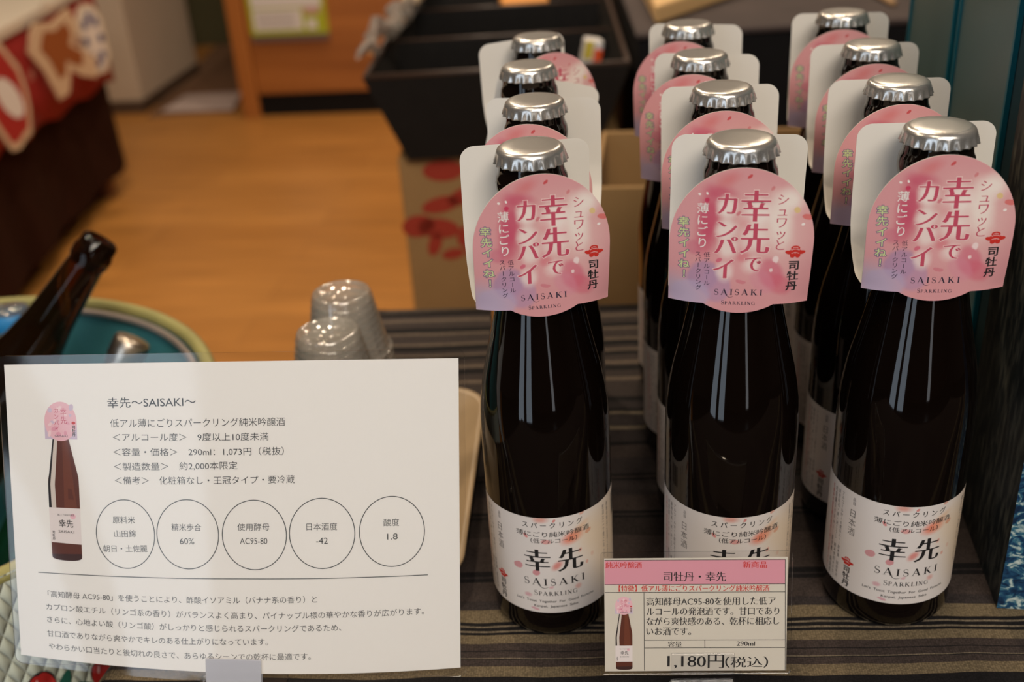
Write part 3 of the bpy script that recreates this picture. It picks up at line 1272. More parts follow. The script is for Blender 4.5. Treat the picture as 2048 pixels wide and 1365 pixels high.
PINK, SOFTP, PALE, PURP, LAV = (.60, .20, .26), (.70, .34, .36), (.80, .62, .58), (.36, .22, .36), (.49, .37, .47)
ROSEB, CORAL = (.55, .07, .14), (.62, .11, .12)
TAGM = blobs('pink blossom print', (.66, .31, .33), [
    (10, 4, 26, 26, 0, (.76, .50, .48), .8, .9),
    (-2, -6, 15, 14, 0, SOFTP, .8, .9),
    (-25, -24, 17, 15, 0, LAV, .95, .7),
    (-14, -14, 7.5, 7.5, 0, (.38, .24, .40), .75, .35),
    (-9, -18, 6.5, 8.5, 20, (.44, .27, .42), .7, .3),
    (-19, -22, 9, 7, 0, (.46, .38, .55), .6, .3),
    (-12.5, 10, 6, 15, 0, ROSEB, .85, .75),
    (-9, 20, 9, 4.5, -10, ROSEB, .75, .85),
    (-14, 3, 5.5, 13, 0, ROSEB, .7, .8),
    (-18, -2, 4, 4, 0, (.55, .12, .2), .5, .5),
    (-6, 25, 7, 4, 20, CORAL, .5, .9),
    (17.5, 17, 8, 8, 0, (.86, .78, .72), .9, .85),
    (14, 8, 7, 16, 8, (.86, .78, .72), .85, .8),
    (5.5, 12, 7.5, 9, 0, (.86, .76, .72), .9, .7),
    (5, 2, 8, 8, 0, (.84, .72, .68), .85, .75),
    (5, -9, 6, 5, 0, (.84, .70, .67), .8, .75),
    (-6, 14, 5.5, 6.5, 0, (.86, .76, .72), .9, .7),
    (-6, 5, 5.5, 6, 0, (.84, .74, .7), .85, .7),
    (-5, -2, 5.5, 6, 0, (.84, .74, .7), .8, .7),
    (-6, -12, 4.6, 6, 0, (.82, .68, .66), .8, .7),
    (1.5, 8, 3.5, 5, 0, (.68, .22, .26), .45, .9),
    (1, -6, 4, 3, 0, (.66, .16, .2), .6, .8),
    (12, -12.5, 6, 8, 25, (.60, .10, .18), .65, .45),
    (15, -17, 7.5, 5, -30, (.62, .12, .18), .6, .45),
    (9, -16, 5, 7, 40, (.66, .26, .34), .5, .4),
    (13.5, -7, 1.6, 1.6, 0, (.85, .7, .7), .9, .5), (12, -11, .9, .9, 0, (.85, .7, .7), .8, .5),
    (20.4, 12.8, 1.5, 1.5, 0, (.72, .52, .22), .9, .4),
    (24.6, 10.2, 2.6, 1.4, -5, (.66, .15, .14), .9, .25),
    (1.9, 26, 1.4, .7, 50, (.55, .05, .06), .9, .25),
    (10.8, 21.6, 1.1, .8, 60, (.6, .16, .17), .7, .4),
    (-1.6, 11.6, 1.4, .7, 30, (.58, .12, .16), .7, .4),
    (.5, -16.2, 2.4, .9, -12, (.60, .17, .22), .7, .3),
    (-13.8, 17.2, 1.1, 1.2, 0, (.56, .03, .10), .9, .4),
    (-8.2, -7.2, 1.5, 1, 40, (.62, .1, .18), .8, .3),
    (23, 7.2, .55, .55, 0, (.86, .8, .78), .95, .2),
    (-16.6, 19.2, .5, .5, 0, (.86, .8, .78), .95, .2), (-13.8, 19.9, .55, .55, 0, (.86, .8, .78), .95, .2),
], .5, wob=2.2, wscale=.16)
PET = (.66, .24, .25)
rb = R_(1)*RB*1000                                    # mm of label per degree
LABM = blobs('white label with petals', (.76, .71, .69), [(u*rb, v, ru, rv, rot, c, st, so) for (u, v, ru, rv, rot, c, st, so) in [
    (18.5, 57.5, 8.5, 4.6, 22, (.80, .17, .08), .9, .75), (26, 62, 7, 2.4, 28, (.78, .42, .22), .6, .9), (64, 46, 24, 40, 0, (.76, .58, .38), .75, .8), (36, 56, 14, 18, 0, (.80, .64, .46), .6, .9),
    (-11, 68.3, 5.0, 2.6, 0, (.70, .28, .22), .8, .85), (1, 67.6, 1.2, .7, 40, (.66, .22, .2), .9, .3),
    (-25, 59, 1.0, 1.6, 30, (.7, .2, .2), .8, .3), (-7, 56.3, 2.6, 1.5, 0, (.70, .25, .24), .75, .4),
    (-34.3, 41.2, 2.7, 2.1, 20, (.62, .24, .27), .85, .25), (-17, 38.6, 1.9, 1.9, -40, (.62, .22, .25), .85, .25), (2.2, 42.6, 4.6, 2.6, 45, (.68, .20, .17), .85, .8),
    (24, 49, 1.4, .9, 60, (.72, .32, .26), .7, .3), (33, 58, 2, 1.3, 25, (.7, .33, .2), .8, .3), (31, 41, .9, 1.1, 0, (.7, .35, .28), .8, .3), (37, 44, 1.2, 1.6, 0, (.72, .46, .36), .6, .5),
    (21, 29, 2.4, 2.2, 0, (.70, .32, .28), .7, .8), (-26, 25.2, 2.4, 1.7, 0, (.64, .3, .36), .7, .6), (-4, 30.5, 1.4, .8, 20, (.68, .3, .36), .6, .4), (-20, 17.4, 2.5, .9, -14, (.64, .26, .34), .7, .4),
    (27, 69, 1.6, 1, 20, (.7, .3, .2), .7, .4), (-80, 42, 4, 26, 0, (.70, .48, .46), .5, .9)]], .45, wob=.8, wscale=.35)


def make_tag(parent):
    """folded neck hanger: off-white back panel behind the neck, pink round front panel with lettering"""
    zc, yb = 193.2, -25.6
    a, bb = 27.5, 29.5

    def front(x, y, off):
        yf = 18.6-.060*y
        bend = max(0, abs(x)-10)/17                       # the wings swing back a little from the round middle
        low = min(max((4-y)/28, 0), 1)
        Y = yf-1.2*bend*bend-3.0*bend*bend*low*low+off
        return Vector((x, -Y, zc+y))/1000
    path = [(-15.5, 167.6), (-9, 166.8), (0, 168.0), (7, 171.5), (13, 176), (17, 183), (18.6, 192), (19.2, 205), (19.6, 224.5)]
    cum = [0]
    for p_, q_ in zip(path, path[1:]):
        cum.append(cum[-1]+math.hypot(q_[0]-p_[0], q_[1]-p_[1]))
    LEN = cum[-1]

    def back(x, s, off):                        # s: mm along the strip from the fold, under and up behind the neck
        s = min(max(s, 0), LEN-1e-6)
        k = max(i for i in range(len(cum)-1) if cum[i] <= s)
        f = (s-cum[k])/(cum[k+1]-cum[k])
        Y = path[k][0]+(path[k+1][0]-path[k][0])*f
        z = path[k][1]+(path[k+1][1]-path[k][1])*f
        rr = bottle_r(z/1000)*1000+.8
        h = math.hypot(x, Y)
        if h < rr:
            x, Y = x*rr/max(h, .01), Y*rr/max(h, .01)
        return Vector((x, Y+off, z-off*.3))/1000

    def in_hole(x, s):
        p = back(x, s, 0)*1000
        k = max(i for i in range(len(cum)-1) if cum[i] <= min(max(s, 0), LEN-1e-6))
        f = (s-cum[k])/(cum[k+1]-cum[k])
        Y = path[k][0]+(path[k+1][0]-path[k][0])*f
        return math.hypot(x, Y) < bottle_r(p.z/1000)*1000+.2
    hd = thing('neck_tag', '', '')
    del hd['label'], hd['category']
    hd.parent = parent
    chord = a*math.sqrt(1-(yb/bb)**2)
    out = [(-27.2, yb), (-chord, yb)]
    a0 = math.degrees(math.atan2(yb/bb, -chord/a))
    a1 = math.degrees(math.atan2(yb/bb, chord/a))
    out += [(a*math.cos(R_(q)), bb*math.sin(R_(q))) for q in [a0+(a1-a0)*i/14 for i in range(1, 14)]] + [(chord, yb), (27.2, yb)]
    out += [(a*math.cos(math.pi*i/44), bb*math.sin(math.pi*i/44)) for i in range(0, 45)]
    mb = MB()
    V, F = sliced(*poly_fan(out), 2.0, 2.0)
    mb.add([front(x, y, 0) for x, y in V], F, TAGM, True, [(x, y) for x, y in V])
    mb.add([front(x, y, -.35) for x, y in V], [f[::-1] for f in F], PALEB)
    rim = MB()
    n = len(out)
    mb.add([front(x, y, 0) for x, y in out]+[front(x, y, -.35) for x, y in out], [(i, n+i, n+(i+1) % n, (i+1) % n) for i in range(n)], PALEB)

    def X(px):
        return (px-608)/18.1

    def Y_(py):
        return (822-py)/16.64
    P = lambda vf, mt, off=.06: put(mb, vf, front, off, mt, 2.0, 2.0)
    for (c, x, t, bt_, wd) in [('幸', 693, 472, 684, 205), ('先', 700, 690, 900, 205), ('で', 700, 905, 1028, 128), ('カ', 497, 486, 644, 168), ('ン', 503, 664, 800, 168), ('パ', 503, 778, 910, 168), ('イ', 494, 925, 1080, 168)]:
        for mt_, off, ex in ((HALOW, .03, .022), (ROSE, .06, 0)):
            P(char_box(c, X(x), Y_((t+bt_)/2), wd/18.1*1.02, (bt_-t)/16.64*1.08, .032+ex, -.012+ex), mt_, off)
    P(text_v('シュワッと', X(876), Y_(490), Y_(880), 5.0, .006, -.010), ROSE)
    P(text_v('薄にごり', X(333), Y_(556), Y_(866), 4.7, .008, .008, drift=.4), WHITEI)
    P(text_v('幸先イイね！', X(203), Y_(650), Y_(1085), 4.5, .075, .075, drift=1.1, fill=.9), HALO, .03)
    P(text_v('幸先イイね！', X(203), Y_(650), Y_(1085), 4.5, .012, .012, drift=1.1, fill=.9), GREENI)
    P(text_v('低アルコール', X(374), Y_(888), Y_(1124), 2.5, 0, 0, drift=.5), NAVY)
    P(text_v('スパークリング', X(312), Y_(884), Y_(1158), 2.5, 0, 0, drift=.8), NAVY)
    P(text_v('司牡丹', X(982), Y_(940), Y_(1158), 4.6, .03, .016, drift=-.5), INK)
    red, pale = crest(X(984), Y_(884), 132/18.1, 84/16.64)
    P(red, REDI)
    P(pale, PALEI, .10)
    P(serif_text('SAISAKI', X(438), X(776), Y_(1186), 2.45, True, .3), NAVY)
    P(serif_text('SPARKLING', X(490), X(730), Y_(1254), 1.35, False, .2, 1.25), NAVY)
    mb.build('front_panel', hd)
    # back panel
    mb = MB()
    hw, r6 = 27.2, 6
    out = [(-hw+2, 0), (hw-2, 0), (hw, 12), (hw, LEN-r6)]+[(hw-r6+r6*math.cos(R_(q)), LEN-r6+r6*math.sin(R_(q))) for q in range(10, 91, 10)]
    out += [(-hw+r6-r6*math.cos(R_(q)), LEN-r6+r6*math.sin(R_(q))) for q in range(90, 9, -10)]+[(-hw, LEN-r6), (-hw, 12)]
    V, F = sliced(*poly_fan(out), 1.7, 1.9)
    F = [f for f in F if not all(in_hole(*V[i]) for i in f)]
    mb.add([back(x, y, 0) for x, y in V], F, PALEB, True)
    mb.add([back(x, y, .35) for x, y in V], [f[::-1] for f in F], PALEB, True)
    mb.build('back_panel', hd)
    return hd


def make_label(parent):
    R1 = RB*1000+.08

    def cyl(x, z, off):                        # x: mm along the curve, from the front
        th = x/(RB*1000)
        r = R1+off
        return Vector((r*math.sin(th), -r*math.cos(th), z))/1000
    mb = MB()
    ext = 140*rb
    V, F = sliced(*poly_fan([(-ext, 15.4), (ext, 15.4), (ext, 69.3), (-ext, 69.3)]), 1.6, None)
    mb.add([cyl(x, z, 0) for x, z in V], F, LABM, True, V)
    # paper edge
    for z0, z1 in ((69.3, 69.3), (15.4, 15.4)):
        pass
    D = lambda d: d*rb
    P = lambda vf, mt, off=.035: put(mb, vf, cyl, off, mt, 1.4, None)
    P(text_h('ス パ ー ク リ ン グ', D(-27.5), 63.9, D(27.3), 63.9, 3.5, .014, .0), INK)
    P(text_h('薄にごり純米吟醸酒', D(-34), 59.1, D(34), 59.1, 3.2, .008, .0), INK)
    P(text_h('（低アルコール）', D(-20.5), 55.6, D(21.5), 55.6, 2.9, .012, .002), INK)
    P(char_box('幸', D(-15.6), 45.8, 12.6, 13.4, .030, -.012), INK)
    P(char_box('先', D(14.6), 45.4, 12.6, 13.8, .030, -.012), INK)
    P(serif_text('SAISAKI', D(-29.2), D(27.6), 31.5, 3.9, True, .3), INK)
    P(serif_text('SPARKLING', D(-20.3), D(19.8), 25.6, 2.3, False, .18, 1.25), INK)
    P(text_h("Let's  Toast  Together  For  Good  Fortune.", D(-38), 21.6, D(37.5), 21.6, 1.9, .012, .012), INK)
    P(text_h('Kanpai,  Japanese  Sake', D(-21), 18.7, D(20), 18.7, 1.9, .012, .012), INK)
    P(text_v('品目', D(-53.6), 66.8, 62.6, 1.7), GREYI)
    P(text_v('日本酒', D(-54.1), 60.6, 45.8, 4.0, -.006, -.012), INK)
    P(text_v('アルコール分10度以上11度未満　製造年月', D(-66.8), 66.4, 18, 1.5), GREYI)
    P(text_v('原材料名・米・米こうじ　精米歩合60%', D(-72.3), 66.0, 18.2, 1.5), GREYI)
    P(text_v('内容量290ml　要冷蔵　製造者', D(-77.6), 66.0, 17, 1.5), GREYI)
    P(text_v('妊娠中や授乳期の飲酒にはご注意ください', D(-83), 65.8, 17, 1.4), REDI)
    red, pale = crest(D(-55), 31.0, 6.6, 4.6)
    P(red, REDI)
    P(pale, WHITEI, .06)
    P(text_v('司牡丹', D(-55), 28.6, 16.8, 4.0, .03, .014), INK)
    P(text_v('飲酒は二十歳になってから', D(53.5), 66.6, 30, 1.4), GREYI)
    P(text_v('開栓の際はご注意ください', D(60.5), 66.0, 34, 1.4), GREYI)
    bars = []
    x = D(72)
    r2 = random.Random(3)
    while x < D(96):
        wd = r2.choice((.25, .4, .6))
        bars.append(poly_fan([(x, 54), (x+wd, 54), (x+wd, 66), (x, 66)]))
        x += wd+r2.choice((.25, .4, .55))
    P(merge(*bars), INK)
    return mb.build('label', parent)


def make_cap(parent):
    mb = MB()
    zb, zt = .2232, .2295
    prof = [(0, zt), (.006, zt), (.0108, zt-.0001), (.0122, zt-.0004), (.0131, zt-.0011), (.0136, zt-.0020)]
    n = 21*8
    fl = []
    for i in range(9):
        t = i/8
        fl.append((.0137+.0009*t, zt-.0024-(zt-.0024-zb)*t))
    fl = fl+[(.0137, zb+.0002)]

    def rf(r, z, a):
        if z > zt-.0022:
            return r
        t = min(1, (zt-.0022-z)/(zt-.0022-zb))
        c = math.cos(21*a)
        k = (c if c > 0 else c*.9)
        return r+.00055*t**.8*k
    mb.lathe((prof+fl)[::-1], CAPM, n, True, rf)
    return mb.build('crown_cap', parent)


def make_bottle():
    root = thing('sake_bottle', 'x', 'bottle')
    mb = MB()
    mb.lathe(PROF, GLASS, 72, True)
    g = mb.build('glass_body', root)
    make_cap(root)
    make_label(root)
    make_tag(root)
    return root


BOT = [
    (.0123, .4149, 0, 7, 1.6, 'brown sake bottle beside the large notice, at the front of the left row'),
    (.0174, .4823, -8, -13, 0, 'brown sake bottle directly behind the front bottle of the left row'),
    (.0175, .5486, -20, 0, 14, 'brown sake bottle in the left row, third back, its tag hanging askew'),
    (.0253, .6144, 25, 24, 0, 'brown sake bottle farthest back in the left row, tag twisted to the right'),
    (.0940, .4060, 1, -9, 1.3, 'brown sake bottle behind the price card, front of the middle row'),
    (.1023, .4824, -6, -8, 0, 'brown sake bottle directly behind the front bottle of the middle row'),
    (.1042, .5474, 10, -20, 0, 'brown sake bottle in the middle row, third back, below the rearmost one'),
    (.1110, .6205, 5, -22, 0, 'brown sake bottle farthest back in the middle row, near the cream box'),
    (.1706, .4049, -3, -8, 0, 'brown sake bottle beside the wave print box, front of the right row'),
    (.1786, .4738, -4, -9, 0, 'brown sake bottle directly behind the front bottle of the right row'),
    (.1899, .5448, 6, -9, 0, 'brown sake bottle in the right row, third back, by the teal boxes'),
    (.1990, .6233, -5, -14, 0, 'brown sake bottle farthest back in the right row, topmost cap there'),
]
proto = make_bottle()
for i, (x, y, yaw, tyaw, tz, lab) in enumerate(BOT):
    o = proto if i == 0 else dup(proto)
    o.location = (x, y, T+.0003)
    o.rotation_euler = (0, 0, R_(yaw))
    for c in o.children:
        if c.name.startswith('neck_tag'):
            c.rotation_euler = (0, R_(tz), R_(tyaw-yaw))
            pv = Vector((0, 0, .195))
            c.location = pv-(c.rotation_euler.to_matrix() @ pv)+(Vector((.005, 0, -.007)) if i == 2 else Vector())
        if c.name.startswith('crown_cap'):
            c.rotation_euler = (0, 0, rnd.uniform(0, 6))
    tag(o, lab, 'bottle', 'sake bottles in three rows on the striped cloth')

# ------------------------------------------------------------------ the large laminated notice
TL, TR, BR_, BL = [Vector(p)+Vector((0, 0, T)) for p in [(-0.21781, 0.41512, 0.14842), (-0.02315, 0.40637, 0.14117), (-0.03276, 0.36225, 0.00904), (-0.22933, 0.37447, 0.02295)]]
NN, UU = Vector((-.0312, -.95, .3107)), Vector((.0777, .3117, .947))
WS, HS = 195.0, 137.6


def sheet(x, y, off):
    u, v_ = x/WS, y/HS
    p = BL*(1-u)*(1-v_)+BR_*u*(1-v_)+TL*(1-u)*v_+TR*u*v_
    k = 4*u*(1-u)*(1-v_)
    return p+k*(NN*.006-UU*.0028)+NN*off/1000


SIGN_TEXT = [('幸先～SAISAKI～', 44.1, 118.3, 82.4, 118.8, 4.9), ('低アル薄にごりスパークリング純米吟醸酒', 45.0, 109.6, 120.5, 110.1, 4.1), ('＜アルコール度＞　9度以上10度未満', 45.9, 103.5, 113.4, 103.9, 3.8),
             ('＜容量・価格＞　290ml：1,073円（税抜）', 45.9, 96.9, 119.9, 97.6, 3.8), ('＜製造数量＞　約2,000本限定', 46.0, 90.4, 99.8, 91.4, 3.8), ('＜備考＞　化粧箱なし・王冠タイプ・要冷蔵', 46.2, 84.2, 124.4, 85.3, 3.8),
             ('原料米', 44.7, 66.4, 54.5, 66.6, 3.5), ('山田錦', 45.2, 60.1, 54.7, 60.5, 3.5), ('朝日・土佐麗', 40.1, 53.1, 59.6, 53.9, 3.5), ('精米歩合', 70.5, 63.9, 83.5, 64.0, 3.5), ('60%', 74.0, 57.7, 80.3, 57.8, 3.9),
             ('使用酵母', 99.2, 64.4, 113.1, 64.5, 3.5), ('AC95-80', 100.2, 58.2, 112.1, 58.3, 3.9), ('日本酒度', 129.1, 64.5, 142.3, 64.5, 3.5), ('-42', 133.2, 58.3, 138.2, 58.3, 3.9), ('酸度', 162.3, 65.8, 169.0, 65.8, 3.5),
             ('1.8', 163.8, 59.6, 168.3, 59.6, 3.9),
             ('「高知酵母 AC95-80」を使うことにより、酢酸イソアミル（バナナ系の香り）と', 14.1, 30.1, 133.2, 32.4, 3.4), ('カプロン酸エチル（リンゴ系の香り）がバランスよく高まり、パイナップル様の華やかな香りが広がります。', 13.1, 23.9, 179.4, 25.8, 3.4),
             ('さらに、心地よい酸（リンゴ酸）がしっかりと感じられるスパークリングであるため、', 13.2, 17.8, 143.5, 19.6, 3.4), ('甘口酒でありながら爽やかでキレのある仕上がりになっています。', 13.0, 11.0, 111.6, 13.2, 3.4),
             ('やわらかい口当たりと後切れの良さで、あらゆるシーンでの乾杯に最適です。', 13.4, 4.8, 130.1, 6.7, 3.4)]
PAPER = mat('white printed paper', (.81, .79, .765), .55)
SINK = mat('soft black print', (.035, .04, .045), .6)
LINEI = mat('thin grey line', (.05, .06, .065), .6)
BGLASS = mat('photo brown', (.105, .022, .008), .55)
BGL2 = mat('photo light brown', (.15, .036, .014), .55)
BGL4 = mat('photo base brown', (.045, .012, .008), .55)
BGL3 = mat('photo dark brown', (.012, .006, .006), .55)
PHL = mat('photo highlight', (.62, .55, .5), .55)
PLAB = mat('photo label', (.74, .67, .66), .55)
PTAG = mat('photo tag pink', (.76, .46, .52), .55)
PTAG3 = mat('photo tag pale bloom', (.80, .60, .62), .55)
PTAG4 = mat('photo tag rose bloom', (.70, .33, .42), .55)
PTAG2 = mat('photo tag lilac', (.58, .48, .60), .55)
sg = thing('notice_sign', 'large laminated white notice with five circles and a bottle picture', 'sign', (0, 0, 0))
mb = MB()
V, F = sliced(*poly_fan([(0, 0), (WS, 0), (WS, HS), (0, HS)]), 6, 12)
mb.add([sheet(x, y, 0) for x, y in V], F, PAPER, True)
mb.add([sheet(x, y, -.12) for x, y in V], [f[::-1] for f in F], PAPER, True)
P = lambda vf, mt, off=.03: put(mb, vf, sheet, off, mt, 6, 12)
for (s, a, b_, c, d, h) in SIGN_TEXT:
    big = h > 4.5
    P(text_h(s, a, b_, c, d, h, -.001 if not big else .004, -.001 if not big else .004), SINK)
for (x, y, rx, ry) in [(50.1, 61.4, 12.9, 15.6), (77.5, 62.1, 13.5, 15.5), (106.5, 62.2, 13.9, 15.4), (135.8, 62.8, 14.1, 15.5), (165.9, 63.1, 14.0, 15.5)]:
    P(ring(x, y, rx, ry, .38), LINEI)
P(ribbon([(10.2, 41.3), (99.9, 42.7), (181.2, 43.3)], .36), LINEI)


def product(P, tagq, nL, nR, shL, shR, bL, bR, bot, lTL, lTR, lBL, lBR, kx):
    """the small printed picture of the bottle"""
    (tx0, ty0), (tx1, ty1) = tagq
    bx, hb = (bL[0]+bR[0])/2, (bR[0]-bL[0])/2
    base = [(bx-hb*math.cos(R_(q)), (bL[1]+bR[1])/2-((bL[1]+bR[1])/2-bot)*math.sin(R_(q))**.6) for q in range(0, 181, 15)]
    P(poly_fan(base+[shR, (shR[0]-.12*kx, shR[1]+2.2*kx), (shR[0]-.6*kx, shR[1]+4.5*kx), nR, nL, (shL[0]+.7*kx, shL[1]+5*kx), (shL[0]+.12*kx, shL[1]+2.2*kx), shL]), BGLASS, .03)
    P(poly_fan([(shR[0]*.5+shL[0]*.5, lTL[1]), (shR[0]-1.2*kx, lTL[1]), (nR[0]-.6*kx, nR[1]), (nR[0]*.6+nL[0]*.4, nR[1])]), BGL2, .04)
    P(poly_fan([(shL[0], lTL[1]), (shL[0]+1.2*kx, lTL[1]), (shL[0]+1.0*kx, shL[1]), (nL[0]+.5*kx, nL[1]), (nL[0]-.1*kx, nL[1]), (shL[0], shL[1])]), BGL3, .045)
    P(poly_fan([(shL[0]+1.2*kx, lTL[1]), (shL[0]+3.2*kx, lTL[1]), (shL[0]+3.0*kx, shL[1]), (nL[0]+2.0*kx, nL[1]), (nL[0]+.5*kx, nL[1]), (shL[0]+1.0*kx, shL[1])]), PHL, .05)
    P(poly_fan([lBL, lBR, lTR, lTL]), PLAB, .055)
    P(poly_fan(base+[(bR[0], bR[1]+1.0*kx), (bL[0], bL[1]+1.0*kx)]), BGL4, .045)
    cx, cy = (tx0+tx1)/2, (ty0+ty1)/2
    w_, h_ = tx1-tx0, ty0-ty1
    P(poly_fan([(tx0, ty1), (tx1, ty1), (tx1, cy), (tx0, cy)]), PTAG2, .056)
    P(ellipse(cx, cy-.02*h_, w_*.5, h_*.53, 0, 32), PTAG, .062)
    for q in range(14):
        P(ellipse(cx+w_*(.36*math.sin(q*2.4)), cy+h_*(.36*math.cos(q*1.7)), w_*(.05+.03*(q % 3)), h_*(.04+.02*(q % 2)), q*40, 10), (PTAG3, PTAG4, PTAG3, PTAG2)[q % 4], .066+.0015*q)
    P(text_v('幸先', cx+w_*.10, cy+h_*.36, cy-h_*.10, w_*.2), ROSE, .10)
    P(text_v('カンパイ', cx-w_*.12, cy+h_*.36, cy-h_*.30, w_*.16), ROSE, .09)
    P(text_v('司牡丹', cx+w_*.40, cy-h_*.12, cy-h_*.42, w_*.11, .03, .02), INK, .09)
    P(ellipse(cx+w_*.40, cy-h_*.06, w_*.06, h_*.04), REDI, .09)
    P(text_h('SAISAKI', cx-w_*.2, cy-h_*.44, cx+w_*.2, cy-h_*.44, h_*.09), NAVY, .09)
    lx, lw, ly, lh = (lTL[0]+lTR[0])/2, lTR[0]-lTL[0], (lTL[1]+lBL[1])/2, lTL[1]-lBL[1]
    P(text_h('幸先', lx-lw*.2, ly-lh*.04, lx+lw*.26, ly-lh*.04, lh*.24, .01, 0), INK, .07)
    P(text_h('SAISAKI', lx-lw*.22, ly-lh*.22, lx+lw*.28, ly-lh*.22, lh*.11), INK, .07)
    P(text_h('薄にごり純米吟醸酒', lx-lw*.24, ly+lh*.27, lx+lw*.3, ly+lh*.27, lh*.07), GREYI, .07)
    P(ellipse(lx+lw*.26, ly+lh*.26, lw*.09, lh*.08, 20), PTAG, .066)
    P(text_v('司牡丹', lTL[0]+lw*.12, ly-lh*.16, ly-lh*.44, lw*.09, .02, .02), INK, .07)


product(P, ((16.3, 120.6), (30.4, 103.8)), (19.7, 104.5), (26.4, 104.5), (16.6, 83), (30.3, 84.5), (17.0, 49.6), (30.5, 50.3), 47.8, (16.5, 72.4), (30.4, 72.3), (16.7, 56.2), (30.5, 55.7), 1.0)
mb.build('printed_sheet', sg)
LAMI = film('laminate film', .035, (1, 1, 1), .06)
mb = MB()


def rrect(x0, y0, x1, y1, r, n=5):
    o = []
    for cx, cy, a in ((x1-r, y0+r, -90), (x1-r, y1-r, 0), (x0+r, y1-r, 90), (x0+r, y0+r, 180)):
        o += [(cx+r*math.cos(R_(a+90*i/n)), cy+r*math.sin(R_(a+90*i/n))) for i in range(n+1)]
    return o


out = rrect(-2.8, -4.2, WS+2.6, HS+4.0, 3.5)
V, F = sliced(*poly_fan(out), 6, 12)
mb.add([sheet(x, y, .22) for x, y in V], F, LAMI, True)
mb.add([sheet(x, y, -.25) for x, y in V], [f[::-1] for f in F], LAMI, True)
n = len(out)
mb.add([sheet(x, y, .22) for x, y in out]+[sheet(x, y, -.25) for x, y in out], [(i, n+i, n+(i+1) % n, (i+1) % n) for i in range(n)], film('laminate edge', .35, (.9, .92, .95), .1))
mb.build('laminate', sg)

ACR = film('clear acrylic', .10, (.93, .95, .97), .02)


ACRC = film('clear acrylic foot', .06, (.95, .96, .97), .03)


def card_stand(label, fun, x0, x1, ytop, nx, base_w, base_d):
    """clear clip stand: front and back tabs gripping the sheet, a foot on the table"""
    o = thing('card_stand', label, 'stand', (0, 0, 0))
    for nm, off in (('front_tab', .55), ('back_tab', -1.7)):
        mb = MB()
        V = []
        for y in (ytop, -5.5):
            for x in (x0, x1):
                V.append(fun(x, y, off))
        for y in (ytop, -5.5):
            for x in (x0, x1):
                V.append(fun(x, y, off+1.1))
        mb.add(V, [(0, 1, 3, 2), (6, 7, 5, 4), (4, 5, 1, 0), (2, 3, 7, 6), (0, 2, 6, 4), (1, 5, 7, 3)], ACR)
        mb.build(nm, o, bevel=.0003)
    a, c = fun(x0, -5.2, -.5), fun(x1, -5.2, -.5)
    a2, c2 = fun(x0, -5.2, 1.5), fun(x1, -5.2, 1.5)
    mid = (a+c)/2
    ex = (c-a).normalized()
    ex.z = 0
    ex.normalize()
    fy_ = Vector((-ex.y, ex.x, 0))
    mb = MB()
    zt = T+.0035
    lowA = Vector((a.x, a.y, zt))-ex*.004
    lowC = Vector((c.x, c.y, zt))+ex*.004
    q = [a-fy_*.001, c-fy_*.001, c+fy_*.0015, a+fy_*.0015, lowA-fy_*.003, lowC-fy_*.003, lowC+fy_*.003, lowA+fy_*.003]
    mb.add(q, [(0, 1, 2, 3), (7, 6, 5, 4), (4, 5, 1, 0), (5, 6, 2, 1), (6, 7, 3, 2), (7, 4, 0, 3)], ACRC)
    mb.build('stem', o)
    mb = MB()
    m_ = (lowA+lowC)/2
    z0, z1 = T+.0003, T+.0033
    pts = [m_-ex*base_w/2-fy_*base_d*.55, m_+ex*base_w/2-fy_*base_d*.55, m_+ex*base_w/2+fy_*base_d*.45, m_-ex*base_w/2+fy_*base_d*.45]
    mb.add([(p.x, p.y, z0) for p in pts]+[(p.x, p.y, z1) for p in pts], [(3, 2, 1, 0), (4, 5, 6, 7), (0, 1, 5, 4), (1, 2, 6, 5), (2, 3, 7, 6), (3, 0, 4, 7)], ACRC)
    mb.build('foot', o, bevel=.0008)
    return o


ACR = film('reflection-tinted acrylic', .12, (.95, .96, 1.0), .05, .5, (.80, .82, .90))  # window reflection put into the clear tabs as a milky bluish tint
card_stand('reflection-tinted acrylic clip stand gripping the bottom edge of the large notice', sheet, 84.5, 108.7, 6.8, 0, .04, .03)

# ------------------------------------------------------------------ the small price card
cx_, cy_, cz_ = 0.06544, 0.32899, 0.03067
EXC, UPC, NC = Vector((.998, -.0547, -.0301)), Vector((.0466, .3323, .942)), Vector((-.0416, -.9416, .3342))
WC, HC = 73.5, 48.0
CB = Vector((cx_, cy_, cz_+T))-EXC*WC/2000


def cardf(x, y, off):
    return CB+EXC*x/1000+UPC*y/1000+NC*off/1000


CARD_TEXT = [('純米吟醸酒', 0.6, 44.17, 15.18, 44.0, 2.95, REDI), ('新商品', 55.53, 43.86, 65.3, 43.76, 2.95, REDI), ('司牡丹・幸先', 23.87, 38.53, 48.93, 38.35, 4.5, INK), ('【特徴】低アル薄にごりスパークリング純米吟醸酒', 5.8, 34.3, 66.3, 33.95, 2.85, REDI),
             ('高知酵母AC95-80を使用した低ア', 16.9, 28.29, 68.99, 28.28, 3.8, INK), ('ルコールの発泡酒です。甘口であり', 16.9, 24.1, 70.46, 23.93, 3.8, INK), ('ながら爽快感のある、乾杯に相応し', 16.9, 19.86, 70.52, 19.75, 3.8, INK), ('いお酒です。', 16.9, 15.65, 35.0, 15.55, 3.8, INK),
             ('容量', 25.55, 10.4, 31.26, 10.36, 2.85, INK), ('290ml', 53.38, 10.6, 60.82, 10.55, 2.9, INK), ('1,180円', 25.37, 1.9, 48.35, 1.6, 6.9, INK), ('（税込）', 48.8, 1.75, 66.2, 1.65, 5.2, INK)]
CPAP = mat('cream card paper', (.63, .585, .51), .55)
